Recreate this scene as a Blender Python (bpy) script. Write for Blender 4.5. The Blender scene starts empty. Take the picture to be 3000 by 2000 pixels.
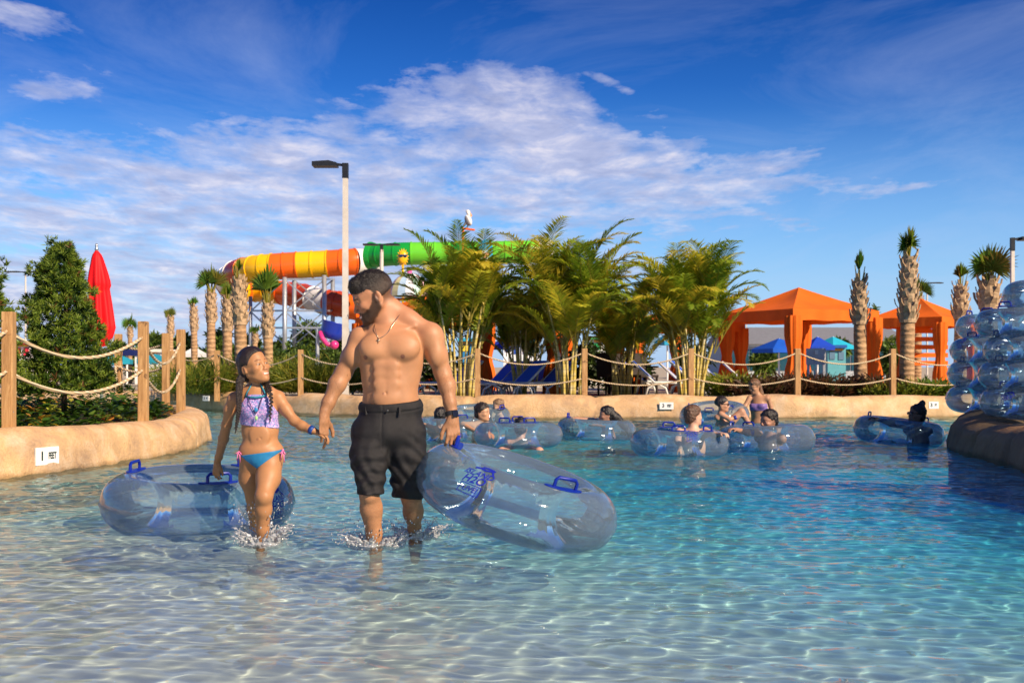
import bpy, bmesh, math, random
import numpy as np
from mathutils import Vector, Matrix, noise as mnoise
sc = bpy.context.scene
COL = sc.collection
R = math.radians
random.seed(7)
F, H, YH, CX = 3333.0, 0.925, 1075.0, 1500.0

def P(px, py, Y):
    "point in the world at distance Y seen at photo position px, py"
    return Vector(((px - CX) / F * Y, Y, H - (py - YH) / F * Y))
def PX(px, Y): return (px - CX) / F * Y
def PZ(py, Y): return H - (py - YH) / F * Y

# ---------------------------------------------------------------- objects
def tag(o, label=None, cat=None, group=None, kind=None):
    if label: o['label'] = label
    if cat: o['category'] = cat
    if group: o['group'] = group
    if kind: o['kind'] = kind
    return o

def thing(name, label, cat, loc=(0, 0, 0), rz=0.0, group=None):
    o = bpy.data.objects.new(name, None)
    o.empty_display_size = 0.1
    o.location = loc
    o.rotation_euler = (0, 0, rz)
    COL.objects.link(o)
    return tag(o, label, cat, group)

def link_mesh(name, me, parent=None, world=False):
    o = bpy.data.objects.new(name, me)
    COL.objects.link(o)
    if parent is not None:
        o.parent = parent
        if world:
            o.matrix_parent_inverse = parent_matrix(parent).inverted()
    return o

def parent_matrix(o):
    m = Matrix.Translation(o.location) @ o.rotation_euler.to_matrix().to_4x4() @ Matrix.Diagonal(o.scale).to_4x4()
    if o.parent is not None:
        return parent_matrix(o.parent) @ o.matrix_parent_inverse @ m
    return m

def copy_tree(o, parent=None):
    c = o.copy(); COL.objects.link(c)
    if parent is not None: c.parent = parent
    for ch in [k for k in COL.objects if k.parent == o]:
        copy_tree(ch, c)
    return c

class MB:
    "collects shapes and links them as one mesh object"
    def __init__(s): s.v = []; s.f = []; s.mi = []; s.cur = 0
    def add(s, vs, fs):
        b = len(s.v); s.v += [tuple(q) for q in vs]
        for f in fs: s.f.append(tuple(i + b for i in f)); s.mi.append(s.cur)
        return s
    def box(s, c, d, rz=0.0, M=None):
        x, y, z = d[0] / 2, d[1] / 2, d[2] / 2
        vs = [Vector((i * x, j * y, k * z)) for i in (-1, 1) for j in (-1, 1) for k in (-1, 1)]
        m = M if M is not None else Matrix.Rotation(rz, 3, 'Z')
        vs = [m @ q + Vector(c) for q in vs]
        return s.add(vs, [(0, 1, 3, 2), (4, 6, 7, 5), (0, 4, 5, 1), (2, 3, 7, 6), (0, 2, 6, 4), (1, 5, 7, 3)])
    def bar(s, a, b, w, h=None):
        a, b = Vector(a), Vector(b); h = h or w
        d = b - a; L = d.length
        q = d.to_track_quat('Z', 'Y').to_matrix()
        return s.box((a + b) / 2, (w, h, L), M=q)
    def tube(s, pts, rad, n=8, cap=True, closed=False, squash=1.0):
        pts = [Vector(p) for p in pts]; m = len(pts)
        rad = rad if hasattr(rad, '__len__') else [rad] * m
        rings = []; up = None
        for i, p in enumerate(pts):
            if closed: t = pts[(i + 1) % m] - pts[i - 1]
            else: t = pts[min(i + 1, m - 1)] - pts[max(i - 1, 0)]
            t = t.normalized() if t.length > 1e-9 else Vector((0, 0, 1))
            if up is None: up = t.orthogonal().normalized()
            up = (up - t * up.dot(t))
            up = up.normalized() if up.length > 1e-6 else t.orthogonal().normalized()
            sd = t.cross(up)
            rings.append([p + (up * math.cos(2 * math.pi * k / n) + sd * math.sin(2 * math.pi * k / n) * squash) * rad[i] for k in range(n)])
        vs = [q for r in rings for q in r]; fs = []
        for i in range(m if closed else m - 1):
            j = (i + 1) % m
            for k in range(n):
                fs.append((i * n + k, i * n + (k + 1) % n, j * n + (k + 1) % n, j * n + k))
        if cap and not closed:
            fs.append(tuple(range(n - 1, -1, -1))); fs.append(tuple((m - 1) * n + k for k in range(n)))
        return s.add(vs, fs)
    def lathe(s, prof, n=16, c=(0, 0, 0), cap=True):
        vs = []; fs = []
        for r, z in prof:
            for k in range(n):
                a = 2 * math.pi * k / n
                vs.append((c[0] + r * math.cos(a), c[1] + r * math.sin(a), c[2] + z))
        for i in range(len(prof) - 1):
            for k in range(n):
                fs.append((i * n + k, i * n + (k + 1) % n, (i + 1) * n + (k + 1) % n, (i + 1) * n + k))
        if cap:
            fs.append(tuple(range(n - 1, -1, -1))); fs.append(tuple((len(prof) - 1) * n + k for k in range(n)))
        return s.add(vs, fs)
    def ball(s, c, r, n=12, m=8, M=None):
        r = r if hasattr(r, '__len__') else (r, r, r); vs = []; fs = []
        for i in range(m + 1):
            th = math.pi * i / m
            for k in range(n):
                a = 2 * math.pi * k / n
                q = Vector((r[0] * math.sin(th) * math.cos(a), r[1] * math.sin(th) * math.sin(a), r[2] * math.cos(th)))
                if M is not None: q = M @ q
                vs.append(q + Vector(c))
        for i in range(m):
            for k in range(n):
                fs.append((i * n + k, (i + 1) * n + k, (i + 1) * n + (k + 1) % n, i * n + (k + 1) % n))
        return s.add(vs, fs)
    def prism(s, poly, a, b):
        "poly: points, extruded by the vector b-a"
        d = Vector(b) - Vector(a); n = len(poly)
        vs = [Vector(p) for p in poly] + [Vector(p) + d for p in poly]
        fs = [tuple(range(n - 1, -1, -1)), tuple(range(n, 2 * n))] + [(k, (k + 1) % n, n + (k + 1) % n, n + k) for k in range(n)]
        return s.add(vs, fs)
    def build(s, name, mat, parent=None, smooth=False, world=False, bevel=0, auto=None):
        me = bpy.data.meshes.new(name)
        me.from_pydata(s.v, [], s.f)
        mats = mat if isinstance(mat, (list, tuple)) else [mat]
        for m in mats: me.materials.append(m)
        if len(mats) > 1: me.polygons.foreach_set('material_index', s.mi)
        if smooth: me.polygons.foreach_set('use_smooth', [True] * len(me.polygons))
        me.update()
        o = link_mesh(name, me, parent, world)
        if auto is not None:
            me.polygons.foreach_set('use_smooth', [True] * len(me.polygons))
            me.set_sharp_from_angle(angle=R(auto))
        if bevel:
            bv = o.modifiers.new('bevel', 'BEVEL'); bv.width = bevel; bv.segments = 2; bv.limit_method = 'ANGLE'
        return o

# ---------------------------------------------------------------- materials
def newmat(name):
    m = bpy.data.materials.new(name); m.use_nodes = True
    return m, m.node_tree, m.node_tree.nodes['Principled BSDF']
def N(nt, t, **kw):
    n = nt.nodes.new(t)
    for k, v in kw.items(): setattr(n, k, v)
    return n
def setin(n, **kw):
    for k, v in kw.items():
        k = k.replace('_', ' ')
        n.inputs[k].default_value = v
def ramp(nt, fac, stops):
    r = N(nt, 'ShaderNodeValToRGB'); e = r.color_ramp.elements
    while len(e) < len(stops): e.new(0.5)
    for i, (p, c) in enumerate(stops):
        e[i].position = p; e[i].color = (c[0], c[1], c[2], 1)
    nt.links.new(fac, r.inputs[0]); return r.outputs[0]
def math_n(nt, op, a, b=None, c=None, clamp=False):
    n = N(nt, 'ShaderNodeMath', operation=op); n.use_clamp = clamp
    for i, x in enumerate((a, b, c)):
        if x is None: continue
        if isinstance(x, (int, float)): n.inputs[i].default_value = x
        else: nt.links.new(x, n.inputs[i])
    return n.outputs[0]
def noise_n(nt, vec, scale, detail=4, rough=.55, dist=0.0):
    n = N(nt, 'ShaderNodeTexNoise'); setin(n, Scale=scale, Detail=detail, Roughness=rough, Distortion=dist)
    if vec is not None: nt.links.new(vec, n.inputs['Vector'])
    return n.outputs[0]
def mixc(nt, fac, a, b, mode='MIX'):
    n = N(nt, 'ShaderNodeMix', data_type='RGBA', blend_type=mode)
    for s, x in ((0, fac), (6, a), (7, b)):
        if isinstance(x, (int, float)): n.inputs[s].default_value = x
        elif isinstance(x, tuple): n.inputs[s].default_value = (x[0], x[1], x[2], 1)
        else: nt.links.new(x, n.inputs[s])
    return n.outputs[2]
def bump(nt, h, p, strength=.5, dist=.01):
    b = N(nt, 'ShaderNodeBump'); setin(b, Strength=strength, Distance=dist)
    nt.links.new(h, b.inputs['Height']); nt.links.new(b.outputs[0], p.inputs['Normal'])

def simple(name, c, rough=.6, var=.25, scale=6.0, spec=.4, bumps=0.0, bscale=60, sss=0, metal=0, coat=0, trans=0):
    "one colour with gentle variation of tone"
    m, nt, p = newmat(name)
    tc = N(nt, 'ShaderNodeTexCoord')
    f = noise_n(nt, tc.outputs['Object'], scale, 5, .6)
    d = tuple(max(0, x * (1 - var)) for x in c); l = tuple(min(1, x * (1 + var)) for x in c)
    nt.links.new(ramp(nt, f, [(.3, d), (.7, l)]), p.inputs['Base Color'])
    setin(p, Roughness=rough, Metallic=metal)
    p.inputs['Specular IOR Level'].default_value = spec
    if coat: p.inputs['Coat Weight'].default_value = coat
    if bumps: bump(nt, noise_n(nt, tc.outputs['Object'], bscale, 4), p, bumps, .01)
    if trans:
        tr = N(nt, 'ShaderNodeBsdfTranslucent'); nt.links.new(ramp(nt, f, [(.3, d), (.7, l)]), tr.inputs[0])
        mx = N(nt, 'ShaderNodeMixShader'); mx.inputs[0].default_value = trans
        nt.links.new(p.outputs[0], mx.inputs[1]); nt.links.new(tr.outputs[0], mx.inputs[2])
        nt.links.new(mx.outputs[0], nt.nodes['Material Output'].inputs[0])
    return m

def attr_mat(name, rough=.5, sss=0.0, bumps=0.0, bscale=200, spec=.4, attr='Col', sheen=0, var=.12, vscale=25):
    m, nt, p = newmat(name)
    a = N(nt, 'ShaderNodeAttribute', attribute_name=attr)
    tc = N(nt, 'ShaderNodeTexCoord')
    f = noise_n(nt, tc.outputs['Object'], vscale, 5, .6)
    g = ramp(nt, f, [(.3, (1 - var,) * 3), (.7, (1 + 0 * var,) * 3)])
    nt.links.new(mixc(nt, 1.0, a.outputs['Color'], g, 'MULTIPLY'), p.inputs['Base Color'])
    setin(p, Roughness=rough); p.inputs['Specular IOR Level'].default_value = spec
    if sss:
        p.inputs['Subsurface Weight'].default_value = sss
        p.inputs['Subsurface Radius'].default_value = (1, .35, .2)
        p.inputs['Subsurface Scale'].default_value = .006
    if bumps: bump(nt, noise_n(nt, tc.outputs['Object'], bscale, 4), p, bumps, .004)
    return m

# ---------------------------------------------------------------- solid bodies from blended shapes
try:
    import openvdb as vdb
except Exception:
    import pyopenvdb as vdb

class Solid:
    "distance field on a grid; rounded shapes blend into one continuous skin"
    def __init__(s, lo, hi, h):
        s.lo = np.array(lo, float); s.h = h
        s.n = np.ceil((np.array(hi, float) - s.lo) / h).astype(int) + 1
        s.g = np.full(tuple(s.n), 1.0, np.float32)
    def _box(s, lo, hi):
        a = np.clip(np.floor((np.array(lo) - s.lo) / s.h).astype(int), 0, s.n - 1)
        b = np.clip(np.ceil((np.array(hi) - s.lo) / s.h).astype(int) + 1, 1, s.n)
        if np.any(b <= a): return None
        ax = [(s.lo[i] + np.arange(a[i], b[i]) * s.h).astype(np.float32) for i in range(3)]
        X = ax[0][:, None, None]; Y = ax[1][None, :, None]; Z = ax[2][None, None, :]
        return (slice(a[0], b[0]), slice(a[1], b[1]), slice(a[2], b[2])), X, Y, Z
    def _mix(s, sl, d, k, op):
        g = s.g[sl]
        if op == 'add':
            if k > 0:
                t = np.clip(.5 + .5 * (g - d) / k, 0, 1); r = g * (1 - t) + d * t - k * t * (1 - t)
            else: r = np.minimum(g, d)
        elif op == 'sub':
            if k > 0:
                t = np.clip(.5 - .5 * (g + d) / k, 0, 1); r = g * (1 - t) - d * t + k * t * (1 - t)
            else: r = np.maximum(g, -d)
        elif op == 'and':
            if k > 0:
                t = np.clip(.5 - .5 * (g - d) / k, 0, 1); r = g * (1 - t) + d * t + k * t * (1 - t)
            else: r = np.maximum(g, d)
        s.g[sl] = r
    def cap(s, a, b, ra, rb=None, k=.02, op='add', flat=None):
        rb = ra if rb is None else rb
        a = np.array(a, float); b = np.array(b, float)
        m = max(ra, rb) + 1.6 * k + 3 * s.h
        q = s._box(np.minimum(a, b) - m, np.maximum(a, b) + m)
        if q is None: return s
        sl, X, Y, Z = q; d = b - a; L2 = max(float(d @ d), 1e-12)
        t = np.clip(((X - a[0]) * d[0] + (Y - a[1]) * d[1] + (Z - a[2]) * d[2]) / L2, 0, 1)
        D = np.sqrt((X - a[0] - t * d[0]) ** 2 + (Y - a[1] - t * d[1]) ** 2 + (Z - a[2] - t * d[2]) ** 2) - (ra + (rb - ra) * t)
        s._mix(sl, D, k, op); return s
    def ell(s, c, r, M=None, k=.02, op='add'):
        c = np.array(c, float); r = np.array(r, float); m = max(r) + 2 * k + 3 * s.h
        q = s._box(c - m, c + m)
        if q is None: return s
        sl, X, Y, Z = q; x, y, z = X - c[0], Y - c[1], Z - c[2]
        if M is not None:
            A = np.array(M)  # columns are the ellipsoid axes
            x, y, z = (A[0, 0] * x + A[1, 0] * y + A[2, 0] * z), (A[0, 1] * x + A[1, 1] * y + A[2, 1] * z), (A[0, 2] * x + A[1, 2] * y + A[2, 2] * z)
        k0 = np.sqrt((x / r[0]) ** 2 + (y / r[1]) ** 2 + (z / r[2]) ** 2)
        k1 = np.sqrt((x / r[0] ** 2) ** 2 + (y / r[1] ** 2) ** 2 + (z / r[2] ** 2) ** 2) + 1e-6
        s._mix(sl, np.where(k0 > .25, k0 * (k0 - 1) / k1, (k0 - 1) * r.min()), k, op); return s
    def chain(s, pts, rad, k=.02, op='add'):
        for i in range(len(pts) - 1): s.cap(pts[i], pts[i + 1], rad[i], rad[i + 1], k, op)
        return s
    def plane(s, p, n, op='and', k=0):
        n = np.array(Vector(n).normalized()); p = np.array(p, float)
        sl, X, Y, Z = s._box(s.lo, s.lo + s.n * s.h)
        D = (X - p[0]) * n[0] + (Y - p[1]) * n[1] + (Z - p[2]) * n[2]
        s._mix(sl, D, k, op); return s
    def mesh(s, name, mat, parent=None, color=None, smooth_it=1, world=True, rough=None):
        g = s.g.copy()
        for ax in range(3):       # keep the field closed at the border
            i = [slice(None)] * 3
            for e in (0, -1):
                i[ax] = e; g[tuple(i)] = np.maximum(g[tuple(i)], s.h)
        grid = vdb.FloatGrid(1.0)
        np.clip(g, -1, 1, out=g)
        grid.copyFromArray(g)
        pts, quads = grid.convertToQuads(isovalue=0.0)[:2] if True else None
        pts = np.array(pts) * s.h + s.lo
        if rough is not None: pts = rough(pts)
        me = bpy.data.meshes.new(name)
        me.from_pydata(pts.tolist(), [], [tuple(q) for q in np.array(quads).tolist()])
        me.materials.append(mat)
        me.polygons.foreach_set('use_smooth', [True] * len(me.polygons))
        me.update()
        if me.polygons and smooth_it:
            bm = bmesh.new(); bm.from_mesh(me)
            for _ in range(smooth_it): bmesh.ops.smooth_vert(bm, verts=bm.verts, factor=.5, use_axis_x=True, use_axis_y=True, use_axis_z=True)
            bm.to_mesh(me); bm.free()
        if color is not None:
            v = np.zeros(len(me.vertices) * 3); me.vertices.foreach_get('co', v); v = v.reshape(-1, 3)
            c = color(v); c = np.concatenate([c, np.ones((len(c), 1))], 1)
            at = me.color_attributes.new('Col', 'FLOAT_COLOR', 'POINT'); at.data.foreach_set('color', c.astype(np.float32).ravel())
        return link_mesh(name, me, parent, world)
# ---------------------------------------------------------------- camera, sun, sky
cam = bpy.data.cameras.new('camera'); cam.lens = 40.0; cam.sensor_width = 36.0; cam.shift_y = (YH - 1000) / 3000.0
cam.clip_start = .05; cam.clip_end = 3000
cam.dof.use_dof = True; cam.dof.focus_distance = 6.2; cam.dof.aperture_fstop = 7.0
co = bpy.data.objects.new('camera', cam); co.location = (0, 0, H); co.rotation_euler = (math.pi / 2, 0, 0)
COL.objects.link(co); sc.camera = co

SUN_AZ, SUN_EL = R(46), R(33)          # azimuth to the right of straight behind the camera
sdir = Vector((math.sin(SUN_AZ) * math.cos(SUN_EL), -math.cos(SUN_AZ) * math.cos(SUN_EL), math.sin(SUN_EL)))
sl = bpy.data.lights.new('sun', 'SUN'); sl.energy = 5.0; sl.angle = R(.5); sl.color = (1.0, .80, .58)
sl.cycles.is_caustics_light = True
so = bpy.data.objects.new('sun', sl); so.rotation_euler = sdir.to_track_quat('Z', 'Y').to_euler(); so.location = (8, -8, 9)
COL.objects.link(so)

w = bpy.data.worlds.new('World'); sc.world = w; w.use_nodes = True
nt = w.node_tree; bg = nt.nodes['Background']; bg.inputs[1].default_value = .14
sky = N(nt, 'ShaderNodeTexSky', sky_type='NISHITA'); sky.sun_disc = False
sky.sun_elevation = SUN_EL; sky.sun_rotation = math.pi - SUN_AZ
sky.air_density = 1.0; sky.dust_density = .3; sky.ozone_density = 4.0; sky.altitude = 0
tc = N(nt, 'ShaderNodeTexCoord'); sx = N(nt, 'ShaderNodeSeparateXYZ'); nt.links.new(tc.outputs['Generated'], sx.inputs[0])
dx, dy, dz = sx.outputs
az = math_n(nt, 'ARCTAN2', dx, dy)
hyp = math_n(nt, 'SQRT', math_n(nt, 'ADD', math_n(nt, 'MULTIPLY', dx, dx), math_n(nt, 'MULTIPLY', dy, dy)))
el = math_n(nt, 'ARCTAN2', dz, hyp)
# clearer, deeper blue: the sky's own colour with more saturation, a little blue haze low down
hs = N(nt, 'ShaderNodeHueSaturation'); hs.inputs['Saturation'].default_value = 1.22; hs.inputs['Value'].default_value = .80
hs.inputs['Hue'].default_value = .505
nt.links.new(sky.outputs[0], hs.inputs['Color'])
low = ramp(nt, el, [(0.0, (1, 1, 1)), (.10, (.45,) * 3), (.22, (0, 0, 0))])
deep = mixc(nt, 1.0, hs.outputs[0], ramp(nt, el, [(0.0, (.9, .95, 1.0)), (.12, (.50, .72, .90)), (.24, (.15, .37, .66)), (.34, (.06, .23, .49))]), 'MULTIPLY')
base = mixc(nt, math_n(nt, 'MULTIPLY', low, .8), deep, (1.6, 2.6, 4.5))
# clouds: noise on a high flat layer, kept where banks of cloud stand in the sky
def blob(a0, e0, ra, re, rot=0.0, amp=1.0):
    a = math_n(nt, 'SUBTRACT', az, a0); e = math_n(nt, 'SUBTRACT', el, e0)
    c, s_ = math.cos(rot), math.sin(rot)
    u = math_n(nt, 'DIVIDE', math_n(nt, 'ADD', math_n(nt, 'MULTIPLY', a, c), math_n(nt, 'MULTIPLY', e, s_)), ra)
    v = math_n(nt, 'DIVIDE', math_n(nt, 'SUBTRACT', math_n(nt, 'MULTIPLY', e, c), math_n(nt, 'MULTIPLY', a, s_)), re)
    r2 = math_n(nt, 'ADD', math_n(nt, 'MULTIPLY', u, u), math_n(nt, 'MULTIPLY', v, v))
    return math_n(nt, 'SUBTRACT', amp, r2)
def A(x): return (x * 1.2755 - 1500) / F
def E_(y): return (1075 - y * 1.2755) / F
blobs = [blob(A(1230), E_(385), .24, .055, -.14), blob(A(600), E_(440), .34, .046, .03), blob(A(60), E_(515), .34, .05, 0),
         blob(A(1200), E_(280), .08, .045, -.2), blob(A(250), E_(690), .34, .060, 0), blob(A(760), E_(600), .3, .045, 0),
         blob(A(110), E_(375), .09, .012, -.1, .35), blob(A(100), E_(125), .06, .022, 0, .30), blob(A(190), E_(250), .06, .02, 0, .25),
         blob(A(1650), E_(400), .10, .03, .1, .5), blob(A(1990), E_(445), .10, .014, 0, .15), blob(A(70), E_(15), .06, .012, 0, .2),
         blob(A(1410), E_(212), .045, .007, -.42, .25)]
mk = blobs[0]
for b_ in blobs[1:]: mk = math_n(nt, 'MAXIMUM', mk, b_)
mk = math_n(nt, 'MULTIPLY', math_n(nt, 'MAXIMUM', mk, -1.5), .17)
pz = math_n(nt, 'ADD', math_n(nt, 'MAXIMUM', el, 0.0), .16)
cv = N(nt, 'ShaderNodeCombineXYZ'); nt.links.new(math_n(nt, 'DIVIDE', az, pz), cv.inputs[0]); nt.links.new(math_n(nt, 'DIVIDE', 1.0, pz), cv.inputs[1])
n1 = noise_n(nt, cv.outputs[0], 2.8, 9, .62, .35)
n2 = noise_n(nt, cv.outputs[0], 13.0, 7, .62, .2)
nn = math_n(nt, 'ADD', math_n(nt, 'MULTIPLY', n1, .68), math_n(nt, 'MULTIPLY', n2, .32))
dens = math_n(nt, 'ADD', nn, mk)
cf = ramp(nt, dens, [(.495, (0, 0, 0)), (.565, (.38,) * 3), (.70, (.84,) * 3)])
thin = ramp(nt, noise_n(nt, cv.outputs[0], 1.3, 7, .65, 1.0), [(.45, (0, 0, 0)), (.78, (.22,) * 3)])
# lit tops and violet-grey bodies
n3 = noise_n(nt, cv.outputs[0], 7.0, 8, .62, .3)
shade = ramp(nt, n3, [(.34, (2.0, 2.2, 3.3)), (.5, (2.7, 2.85, 3.9)), (.68, (4.5, 4.2, 4.5))])
c1 = mixc(nt, thin, base, (2.8, 3.2, 4.4))
c2 = mixc(nt, cf, c1, shade)
gnd = ramp(nt, math_n(nt, 'ADD', el, .5), [(.49, (1, 1, 1)), (.50, (0, 0, 0))])
c3 = mixc(nt, gnd, c2, (1.6, 1.5, 1.2))
nt.links.new(c3, bg.inputs[0])

sc.view_settings.view_transform = 'Standard'; sc.view_settings.look = 'None'
sc.view_settings.exposure = 0.56; sc.view_settings.gamma = 1.0
cy = sc.cycles
cy.max_bounces = 10; cy.transparent_max_bounces = 40; cy.transmission_bounces = 8; cy.glossy_bounces = 3; cy.diffuse_bounces = 3
cy.sample_clamp_indirect = 25.0; cy.use_denoising = True; cy.caustics_reflective = False; cy.caustics_refractive = True
# ---------------------------------------------------------------- pool: floor, water, banks
def rng_noise(x, y, z=0.0): return mnoise.noise(Vector((x, y, z)))

def floor_z(x, y):
    if y < 10: z = -.13 - .018 * max(0, y + 1)
    else: z = -.328 - .062 * (min(y, 20) - 10)
    return z

def make_floor():
    m, nt, p = newmat('pool_plaster')
    tc = N(nt, 'ShaderNodeTexCoord'); s = N(nt, 'ShaderNodeSeparateXYZ'); nt.links.new(tc.outputs['Object'], s.inputs[0])
    x, y, z = s.outputs
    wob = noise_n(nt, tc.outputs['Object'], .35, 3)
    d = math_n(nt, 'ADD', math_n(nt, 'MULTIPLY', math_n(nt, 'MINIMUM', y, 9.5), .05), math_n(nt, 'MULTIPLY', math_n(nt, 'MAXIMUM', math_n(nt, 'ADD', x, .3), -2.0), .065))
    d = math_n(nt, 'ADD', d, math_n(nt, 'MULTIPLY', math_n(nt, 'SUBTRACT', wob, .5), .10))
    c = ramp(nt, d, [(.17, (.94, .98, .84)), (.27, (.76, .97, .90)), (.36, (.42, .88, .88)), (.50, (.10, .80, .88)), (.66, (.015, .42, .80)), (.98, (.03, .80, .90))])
    sp = noise_n(nt, tc.outputs['Object'], 30, 5)
    c = mixc(nt, 1.0, c, ramp(nt, sp, [(.3, (.9,) * 3), (.7, (1,) * 3)]), 'MULTIPLY')
    nt.links.new(c, p.inputs['Base Color']); setin(p, Roughness=.8)
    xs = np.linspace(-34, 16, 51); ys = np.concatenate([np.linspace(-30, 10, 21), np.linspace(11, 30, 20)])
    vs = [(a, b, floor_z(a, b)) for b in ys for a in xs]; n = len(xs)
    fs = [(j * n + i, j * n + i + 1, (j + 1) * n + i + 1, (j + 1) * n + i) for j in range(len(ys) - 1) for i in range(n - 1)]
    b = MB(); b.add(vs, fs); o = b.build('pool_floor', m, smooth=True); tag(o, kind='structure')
    o.cycles.is_caustics_receiver = True
    return o
make_floor()

WMIX, WA, WB = .40, .00036, .0010
def wave_z(X, Y):
    rng = np.random.default_rng(5); Z = np.zeros_like(X)
    for i in range(44):
        if i < 32: lam = .075 * 2 ** rng.uniform(0, 2.1); a = WA * (lam / .1) ** .85; sp = .95
        else: lam = .40 * 2 ** rng.uniform(0, 1.7); a = WB * (lam / .4); sp = .6
        k = 2 * math.pi / lam; th = rng.normal(math.pi / 2, sp)
        ph = rng.uniform(0, 6.3)
        Z += a * np.sin(k * (X * math.cos(th) + Y * math.sin(th)) + ph + .8 * np.sin(.9 * X + ph) + .6 * np.sin(.7 * Y + 2 * ph))
    g = .75 + .35 * np.sin(.55 * X + .4 * np.sin(.5 * Y)) * np.sin(.45 * Y + 1.0) 
    Z = Z * (.55 + .6 * g) * np.clip(.40 + .085 * Y, .85, 1.65)
    # rings and churn where the two walkers' legs break the surface
    for (cx, cy, aa) in LEG_SPOTS:
        r = np.hypot(X - cx, (Y - cy))
        Z += aa * np.exp(-r / .20) * np.cos(2 * math.pi * r / .115 - .6) * (1 + .5 * np.sin(5 * np.arctan2(Y - cy, X - cx) + cx * 9))
    return Z
LEG_SPOTS = []   # filled by the people

def make_water():
    m = bpy.data.materials.new('water'); m.use_nodes = True; nt = m.node_tree
    nt.nodes.clear(); out = N(nt, 'ShaderNodeOutputMaterial')
    g = N(nt, 'ShaderNodeBsdfGlass'); setin(g, IOR=1.33, Roughness=0.0); g.inputs['Color'].default_value = (.93, 1.0, .99, 1)
    
    tp = N(nt, 'ShaderNodeBsdfTransparent'); tp.inputs[0].default_value = (.93, 1.0, .99, 1); mx = N(nt, 'ShaderNodeMixShader'); mx.inputs[0].default_value = WMIX
    nt.links.new(g.outputs[0], mx.inputs[1]); nt.links.new(tp.outputs[0], mx.inputs[2]); nt.links.new(mx.outputs[0], out.inputs[0])
    nx, ny = 1150, 1300
    t = np.linspace(-1, 1, nx); Yr = np.exp(np.linspace(math.log(1.2), math.log(27), ny))
    X = t[None, :] * (Yr[:, None] * .56 + .9); Y = np.repeat(Yr[:, None], nx, 1)
    Z = wave_z(X, Y)
    v = np.stack([X, Y, Z], -1).reshape(-1, 3).astype(np.float32)
    idx = np.arange(nx * ny).reshape(ny, nx)
    f = np.stack([idx[:-1, :-1], idx[:-1, 1:], idx[1:, 1:], idx[1:, :-1]], -1).reshape(-1, 4)
    me = bpy.data.meshes.new('water')
    me.vertices.add(len(v)); me.vertices.foreach_set('co', v.ravel())
    me.loops.add(f.size); me.loops.foreach_set('vertex_index', f.ravel())
    me.polygons.add(len(f)); me.polygons.foreach_set('loop_start', np.arange(0, f.size, 4)); me.polygons.foreach_set('loop_total', np.full(len(f), 4))
    me.update(calc_edges=True); me.polygons.foreach_set('use_smooth', np.ones(len(f), bool)); me.materials.append(m)
    o = bpy.data.objects.new('water', me); COL.objects.link(o); tag(o, kind='structure')
    o.cycles.is_caustics_caster = True

# ---------------------------------------------------------------- moulded concrete banks
def bank_mat(name='sandstone_concrete', dark=1.0):
    m, nt, p = newmat(name)
    tc = N(nt, 'ShaderNodeTexCoord'); o = tc.outputs['Object']
    a = noise_n(nt, o, .9, 6, .6, .8); b = noise_n(nt, o, 4, 6, .65, .5); c = noise_n(nt, o, 45, 5, .6)
    c1 = ramp(nt, a, [(.30, (.24, .15, .10)), (.42, (.50, .30, .15)), (.54, (.70, .41, .17)), (.68, (.74, .56, .36))])
    c2 = ramp(nt, b, [(.32, (.34, .24, .17)), (.48, (.64, .42, .22)), (.68, (.82, .64, .44))])
    cc = mixc(nt, .5, c1, c2)
    cc = mixc(nt, 1.0, cc, ramp(nt, c, [(.3, (.82,) * 3), (.7, (1.0,) * 3)]), 'MULTIPLY')
    s = N(nt, 'ShaderNodeSeparateXYZ'); nt.links.new(o, s.inputs[0])
    zz = math_n(nt, 'ADD', s.outputs[2], math_n(nt, 'MULTIPLY', b, .06))
    cc = mixc(nt, 1.0, cc, ramp(nt, zz, [(.03, (.62, .60, .52)), (.07, (1.0, 1.0, 1.0))]), 'MULTIPLY')
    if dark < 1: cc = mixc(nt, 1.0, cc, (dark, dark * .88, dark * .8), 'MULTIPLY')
    nt.links.new(cc, p.inputs['Base Color']); setin(p, Roughness=.7); p.inputs['Specular IOR Level'].default_value = .4
    bump(nt, mixc(nt, .4, b, c), p, .8, .03)
    return m
M_BANK = bank_mat(); M_BANK_SHADED = bank_mat('shaded_bank', .40)  # second copy is the bank colour darkened, putting the ledge's shade into it

def smooth_path(pts, step):
    "Catmull-Rom through 2-D points, resampled"
    P_ = [Vector((p[0], p[1])) for p in pts]; out = []
    for i in range(len(P_) - 1):
        a = P_[max(i - 1, 0)]; b = P_[i]; c = P_[i + 1]; d = P_[min(i + 2, len(P_) - 1)]
        n = max(2, int((c - b).length / step))
        for k in range(n):
            t = k / n
            out.append(.5 * ((2 * b) + (c - a) * t + (2 * a - 5 * b + 4 * c - d) * t * t + (3 * b - a - 3 * c + d) * t ** 3))
    out.append(P_[-1]); return out

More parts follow.
